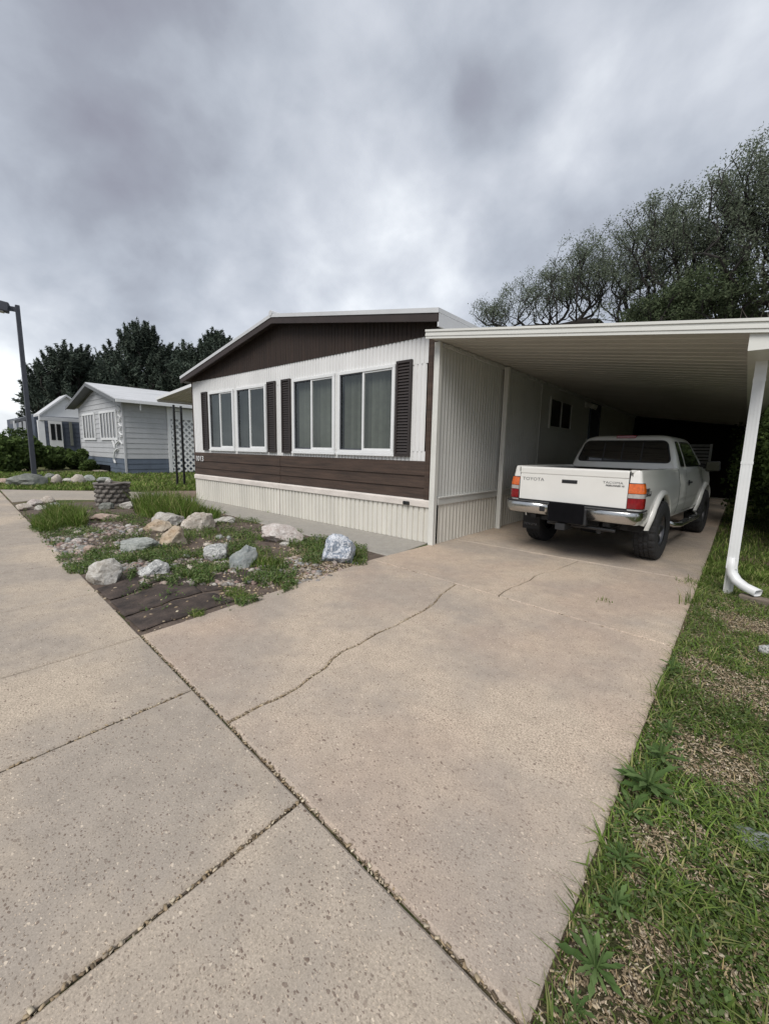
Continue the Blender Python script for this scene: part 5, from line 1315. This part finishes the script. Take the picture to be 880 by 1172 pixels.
# right-hand deciduous trees behind the carport (world metres)
def env_px(base, Y, blobs):
    out = []
    for px, py, rx, rz, ry in blobs:
        c = onY(px, py, Y); mpp = (c-CAM).dot(FW)/F; out.append((c.x-base[0], c.y-base[1], c.z, rx*mpp, ry, rz*mpp))
    return out
b1 = (-5.6, 17.5, 0); tree('leafy_tree', b1, env_px(b1, 17.5, [(588,352,44,24,1.6),(560,358,24,14,1.2),(612,336,30,30,1.6),(638,340,28,36,1.6)]), 420, 13000, .078, 'small sparse grey green tree at the left end of the trees behind the carport', trunk_r=.12, h0=3.0, spread=.34, seed=3)
b2 = (-2.6, 17.0, 0); tree('leafy_tree', b2, env_px(b2, 17.0, [(662,312,38,34,2.0),(690,300,34,38,2),(650,340,38,34,2),(712,335,38,44,2)]), 620, 23000, .078, 'grey green tree whose forked dark limbs show above the carport middle', trunk_r=.16, h0=3.0, spread=.34, seed=5)
b3 = (-.2, 16.0, 0); tree('leafy_tree', b3, env_px(b3, 16.0, [(742,272,34,44,2.2),(775,268,38,42,2.2),(760,315,46,48,2.5),(800,305,36,54,2)]), 760, 31000, .078, 'taller tree with rounded sparse crown left of the tallest tree', trunk_r=.18, h0=3.0, spread=.36, seed=8)
b4 = (2.6, 15.0, 0); tree('leafy_tree', b4, env_px(b4, 15.0, [(846,238,42,50,2.4),(884,212,44,50,2.4),(838,296,46,62,2.6),(900,280,56,80,3),(940,240,56,80,3)]), 900, 46000, .080, 'tallest tree at the right edge of the photo, branches leaning left', trunk_r=.22, h0=3.0, spread=.38, seed=12)
b5 = (1.3, 14.2, 0); tree('dense_tree', b5, env_px(b5, 14.2, [(800,340,42,34,1.4),(770,355,36,26,1.3),(835,345,36,36,1.4),(745,362,26,18,1.2)]), 420, 24000, .10, 'dense dark bushy crown low behind the carport roof edge', lm='leafE', trunk_r=.14, h0=2.5, spread=.30, seed=15)
# bare twiggy branches
p = onY(862, 372, 13.2); rt = empty('bare_shrub', (p.x, 13.2, 0), 'bare twiggy branches arching over the carport roof at the right', 'shrub'); mb = MB()
for i in range(26):
    a = random.uniform(-1.1, 1.2); L_ = random.uniform(.7, 1.5); z0 = p.z-.5; pts = [Vector((random.uniform(-.5, .9), 0, 0)), ]
    x0 = pts[0].x; q = [Vector((x0*.3, 0, 0)), Vector((x0, random.uniform(-.3, .3), z0))]
    for t in (.3, .6, .8, 1): q.append(Vector((x0+math.sin(a)*L_*t, q[1].y+random.gauss(0, .05), z0+L_*math.cos(a*.7)*t-.5*t*t*abs(a))))
    mb.tube(q, [.02, .014, .010, .007, .005, .003], 4)
mb.build('branches', mat('pale_bark', (.22, .19, .16), .9, .2), rt)

# left conifers
def pine(X, blobs, label, seed, n=260, leaves=26000):
    cx = sum(b[0] for b in blobs)/len(blobs); top = min(b[1]-b[3] for b in blobs); p = onX(cx, top, X); env = []
    for px, py, rx, rz in blobs:
        c = onX(px, py, X); m_ = (c-CAM).dot(FW)/F; env.append((rx*m_*.3*random.uniform(-1, 1), c.y-p.y, c.z, rx*m_*.8, rx*m_, rz*m_))
    return tree('pine_tree', (X, p.y, 0), env, n, int(leaves*1.4), .42, label, group='dark conifers behind the neighbour home', lm='needle', trunk_r=.35, h0=2.6, spread=.50, seed=seed, up=-.8, aspect=.20)
pine(-42, [(160,398,20,20),(150,425,34,22),(178,422,28,24),(165,450,48,22),(128,450,16,20),(190,445,22,18)], 'tallest dark pine in the middle of the conifers behind the neighbour home', 21, 700, 40000)
pine(-50, [(82,422,26,18),(62,440,24,20),(100,435,20,22),(80,462,42,24),(50,462,14,14)], 'dark pine with broad rounded top left of the tallest pine', 22, 620, 36000)
pine(-36, [(250,402,16,16),(230,418,26,18),(262,418,22,18),(240,445,40,24),(215,430,16,14)], 'dark pine showing just left of the mobile home roof', 23, 560, 30000)
pine(-56, [(128,432,20,18),(118,455,26,22),(140,460,30,20)], 'dark pine in the gap between the two left pines', 24, 360, 18000)
pine(-48, [(205,425,14,16),(208,450,26,20),(195,455,20,16)], 'dark pine between the tallest pine and the one by the roof', 25, 320, 16000)
pine(-60, [(46,468,13,18),(40,488,12,14)], 'thin lower pine beside the lamp post', 26, 160, 6000)
# shrubs
def shrub(base, rx, ry, h, n, size, label, lm='leafD', group='shrubs', seed=0, name='shrub'):
    rg = np.random.default_rng(seed); root = empty(name, base, label, 'shrub', group)
    nb_ = 16; C_ = np.stack([rg.normal(0, .42, nb_)*rx, rg.normal(0, .42, nb_)*ry, h*(.2+.6*rg.random(nb_))], 1); st = MB()
    for c_ in C_: st.tube([(c_[0]*.2, c_[1]*.2, 0), tuple(c_*.6), tuple(c_)], [.02, .012, .006], 4)
    st.build('stem', M_['bark'], root)
    P = []
    i = rg.integers(nb_, size=n); v = rg.normal(size=(n, 3)); v /= np.linalg.norm(v, axis=1)[:, None]; rr_ = (.55+.45*rg.random(n))*(.75+.5*rg.random(nb_)[i])
    P = C_[i]+v*rr_[:, None]*np.array([rx*.42, ry*.42, h*.27]); P[:, 2] = np.abs(P[:, 2])
    V, Fq = leafcloud(P, size, .6, .3); np_mesh('foliage', V, Fq, M_[lm], root); return root
labs = ['bright leafy hedge shrub directly behind the downspout', 'second hedge shrub beyond the downspout', 'third hedge shrub in the dark beside the truck cab', 'fourth hedge shrub beside the truck hood', 'fifth hedge shrub deep in the shade', 'last hedge shrub at the end of the carport', 'tall hedge shrub at the right edge of the photo', 'hedge shrub behind the others at the right edge']
for i, (x, y, rx, ry, h, n, lm) in enumerate([(4.35,3.2,.62,.85,2.7,15000,'leafB'), (4.25,4.7,.7,.9,2.9,13000,'leafD'), (4.15,6.3,.75,1.0,3.0,12000,'leafD'), (4.1,8.0,.75,1.0,3.0,9000,'leafD'), (4.0,9.8,.8,1.0,3.0,8000,'leafD'), (3.9,11.6,.8,1.0,3.0,8000,'leafD'), (5.2,2.6,.8,.9,3.1,14000,'leafB'), (5.6,5.0,.9,1.4,4.0,14000,'leafD')]):
    shrub((x, y, GZ), rx*1.25, ry*1.25, h, n, .085, labs[i], lm, 'hedge shrubs along the carport', seed=40+i)
# hedge left
for i, (px, bot, X, wpx, hpx, lab) in enumerate([(8,545,-22.2,30,34,'dark shrub at the left edge of the photo'), (34,543,-22.6,26,34,'dark shrub behind the lamp post'), (62,543,-23.5,24,22,'low dark shrub in front of the white porch post'), (84,543,-23.5,20,20,'low dark shrub left of the neighbour home corner'), (103,541,-22.0,14,10,'small bush under the neighbour windows'), (4,520,-34,34,36,'bluish green bush far behind at the left edge'), (50,528,-27,26,22,'darker shrub below the far porch')]):
    p = onX(px, bot, X); s_ = (p-CAM).dot(FW)/F; shrub((X, p.y, 0), wpx*s_*.62, wpx*s_*.62, hpx*s_*1.1, 5200, .20, lab, 'leafD', 'shrubs across the path', seed=60+i)
# far grass
def stripgrass(n, px0, px1, py0, py1):
    out = []
    while len(out) < n:
        p = G(random.uniform(px0, px1), random.uniform(py0, py1))
        if not inpoly(p.x, p.y, [xy(q) for q in pp]): out.append((p.x, p.y, GZ))
    return out
blades('grass', stripgrass(16000, -60, 226, 540, 561), .05, .16, .03, .9, M_['grass'], 'sunny grass strip between the path and the boulders', 'grass')
# distant tree line so the horizon is not bare
P = []
for i in range(9000):
    a = random.random(); x = -170+a*150; P.append((x, 60+random.random()*14+abs(fbm(x, 1, .05))*20, random.random()**1.2*(5+5*abs(fbm(x, 3, .06)))))
V, Fq = leafcloud(P, 1.3, .7); tag(np_mesh('distant_wood', V, Fq, M_['leafD']), 'far off band of trees on the horizon', 'wood', kind='stuff')
print('trees', time.time()-_t)

# ------------------------------------------------------------------ sky and light
SUN_EL, SUN_AZ = math.radians(50), math.radians(163)     # azimuth clockwise from +Y
W = D.worlds.new('World'); SC.world = W; W.use_nodes = True; nt = W.node_tree; N = nt.nodes; L = nt.links; bg = N['Background']
sky = N.new('ShaderNodeTexSky'); sky.sky_type = 'NISHITA'; sky.sun_disc = False; sky.sun_elevation = SUN_EL; sky.sun_rotation = SUN_AZ
tc = N.new('ShaderNodeTexCoord'); sep = N.new('ShaderNodeSeparateXYZ'); L.new(tc.outputs['Generated'], sep.inputs['Vector'])
def math_(op, a, b=None):
    n = N.new('ShaderNodeMath'); n.operation = op
    for i, v in enumerate((a, b)):
        if v is None: continue
        if hasattr(v, 'links'): L.new(v, n.inputs[i])
        else: n.inputs[i].default_value = v
    return n.outputs[0]
zz = math_('ADD', math_('MAXIMUM', sep.outputs['Z'], 0.0), .62)
cb = N.new('ShaderNodeCombineXYZ'); L.new(math_('DIVIDE', sep.outputs['X'], zz), cb.inputs['X']); L.new(math_('DIVIDE', sep.outputs['Y'], zz), cb.inputs['Y'])
def noi(s, d, r, dist=0, off=(0,0,0)):
    mp = N.new('ShaderNodeMapping'); mp.inputs['Location'].default_value = off; mp.inputs['Scale'].default_value = (1, 1.0, 1); L.new(cb.outputs[0], mp.inputs['Vector'])
    n = N.new('ShaderNodeTexNoise'); n.inputs['Scale'].default_value = s; n.inputs['Detail'].default_value = d; n.inputs['Roughness'].default_value = r; n.inputs['Distortion'].default_value = dist
    L.new(mp.outputs[0], n.inputs['Vector']); return n.outputs['Fac']
f = math_('ADD', math_('ADD', math_('MULTIPLY', noi(2.2, 4, .5, .3, (3.1, 1.7, 0)), .40), math_('MULTIPLY', noi(6.5, 10, .56, .15, (8, 2, 0)), .32)), math_('MULTIPLY', noi(3.6, 3, .5, .2, (1, 5, 0)), .30))
# cloud masses seen in the photograph, as directions in the sky
def blob(px, py, rad, amt, f):
    d = ray(px, py).normalized(); vm = N.new('ShaderNodeVectorMath'); vm.operation = 'DOT_PRODUCT'; vm.inputs[1].default_value = d
    nv = N.new('ShaderNodeVectorMath'); nv.operation = 'NORMALIZE'; L.new(tc.outputs['Generated'], nv.inputs[0]); L.new(nv.outputs[0], vm.inputs[0])
    w_ = N.new('ShaderNodeMapRange'); w_.interpolation_type = 'SMOOTHSTEP'; w_.inputs['From Min'].default_value = math.cos(math.radians(rad)); w_.inputs['From Max'].default_value = 1; w_.inputs['To Min'].default_value = 0; w_.inputs['To Max'].default_value = amt
    L.new(vm.outputs['Value'], w_.inputs['Value']); return math_('ADD', f, w_.outputs[0])
for a in ((565,130,5,-.045), (608,102,4,-.045), (530,150,5,-.03), (548,100,3.5,-.03), (200,40,20,-.06), (90,110,14,-.03), (50,300,13,-.07), (230,280,12,-.04), (330,205,12,.05), (730,120,16,.04), (20,440,15,.17), (215,345,11,.10), (430,335,15,.10), (500,200,10,.03), (400,10,10,-.03), (850,60,16,-.02)):
    f = blob(*a, f)
f = math_('ADD', math_('MULTIPLY', math_('SUBTRACT', f, .5), 1.28), .515)
cr = N.new('ShaderNodeValToRGB'); L.new(f, cr.inputs['Fac']); e = cr.color_ramp.elements
e[0].position = .22; e[0].color = (.15, .15, .178, 1); e[1].position = .84; e[1].color = (.56, .575, .59, 1)
for q_, c_ in ((.38, (.195, .206, .236)), (.50, (.258, .276, .310)), (.62, (.335, .352, .385)), (.72, (.42, .438, .465))):
    x = e.new(q_); x.color = (*c_, 1)
sc_ = N.new('ShaderNodeMix'); sc_.data_type = 'RGBA'; sc_.blend_type = 'MULTIPLY'; sc_.inputs['Factor'].default_value = 1; L.new(cr.outputs[0], sc_.inputs['A']); sc_.inputs['B'].default_value = (10, 10, 10, 1)
mx = N.new('ShaderNodeMix'); mx.data_type = 'RGBA'; mx.inputs['Factor'].default_value = .93; L.new(sky.outputs[0], mx.inputs['A']); L.new(sc_.outputs['Result'], mx.inputs['B'])
L.new(mx.outputs['Result'], bg.inputs['Color']); bg.inputs['Strength'].default_value = .10
sl = D.lights.new('sun', 'SUN'); sl.energy = 1.5; sl.angle = math.radians(35); sl.color = (1, .955, .90); so = D.objects.new('sun', sl); COL.objects.link(so)
so.rotation_euler = (PI/2-SUN_EL, 0, -SUN_AZ+PI) if False else (0, 0, 0)
sd = Vector((math.sin(SUN_AZ)*math.cos(SUN_EL), math.cos(SUN_AZ)*math.cos(SUN_EL), math.sin(SUN_EL))); so.rotation_euler = sd.to_track_quat('Z', 'Y').to_euler(); so.location = (0, -10, 20)
vs = SC.view_settings; vs.view_transform = 'Standard'; vs.look = 'None'; vs.gamma = 1; vs.exposure = .98; vs.use_curve_mapping = False
SC.cycles.max_bounces = 6; SC.cycles.transparent_max_bounces = 8
bpy.context.view_layer.update()
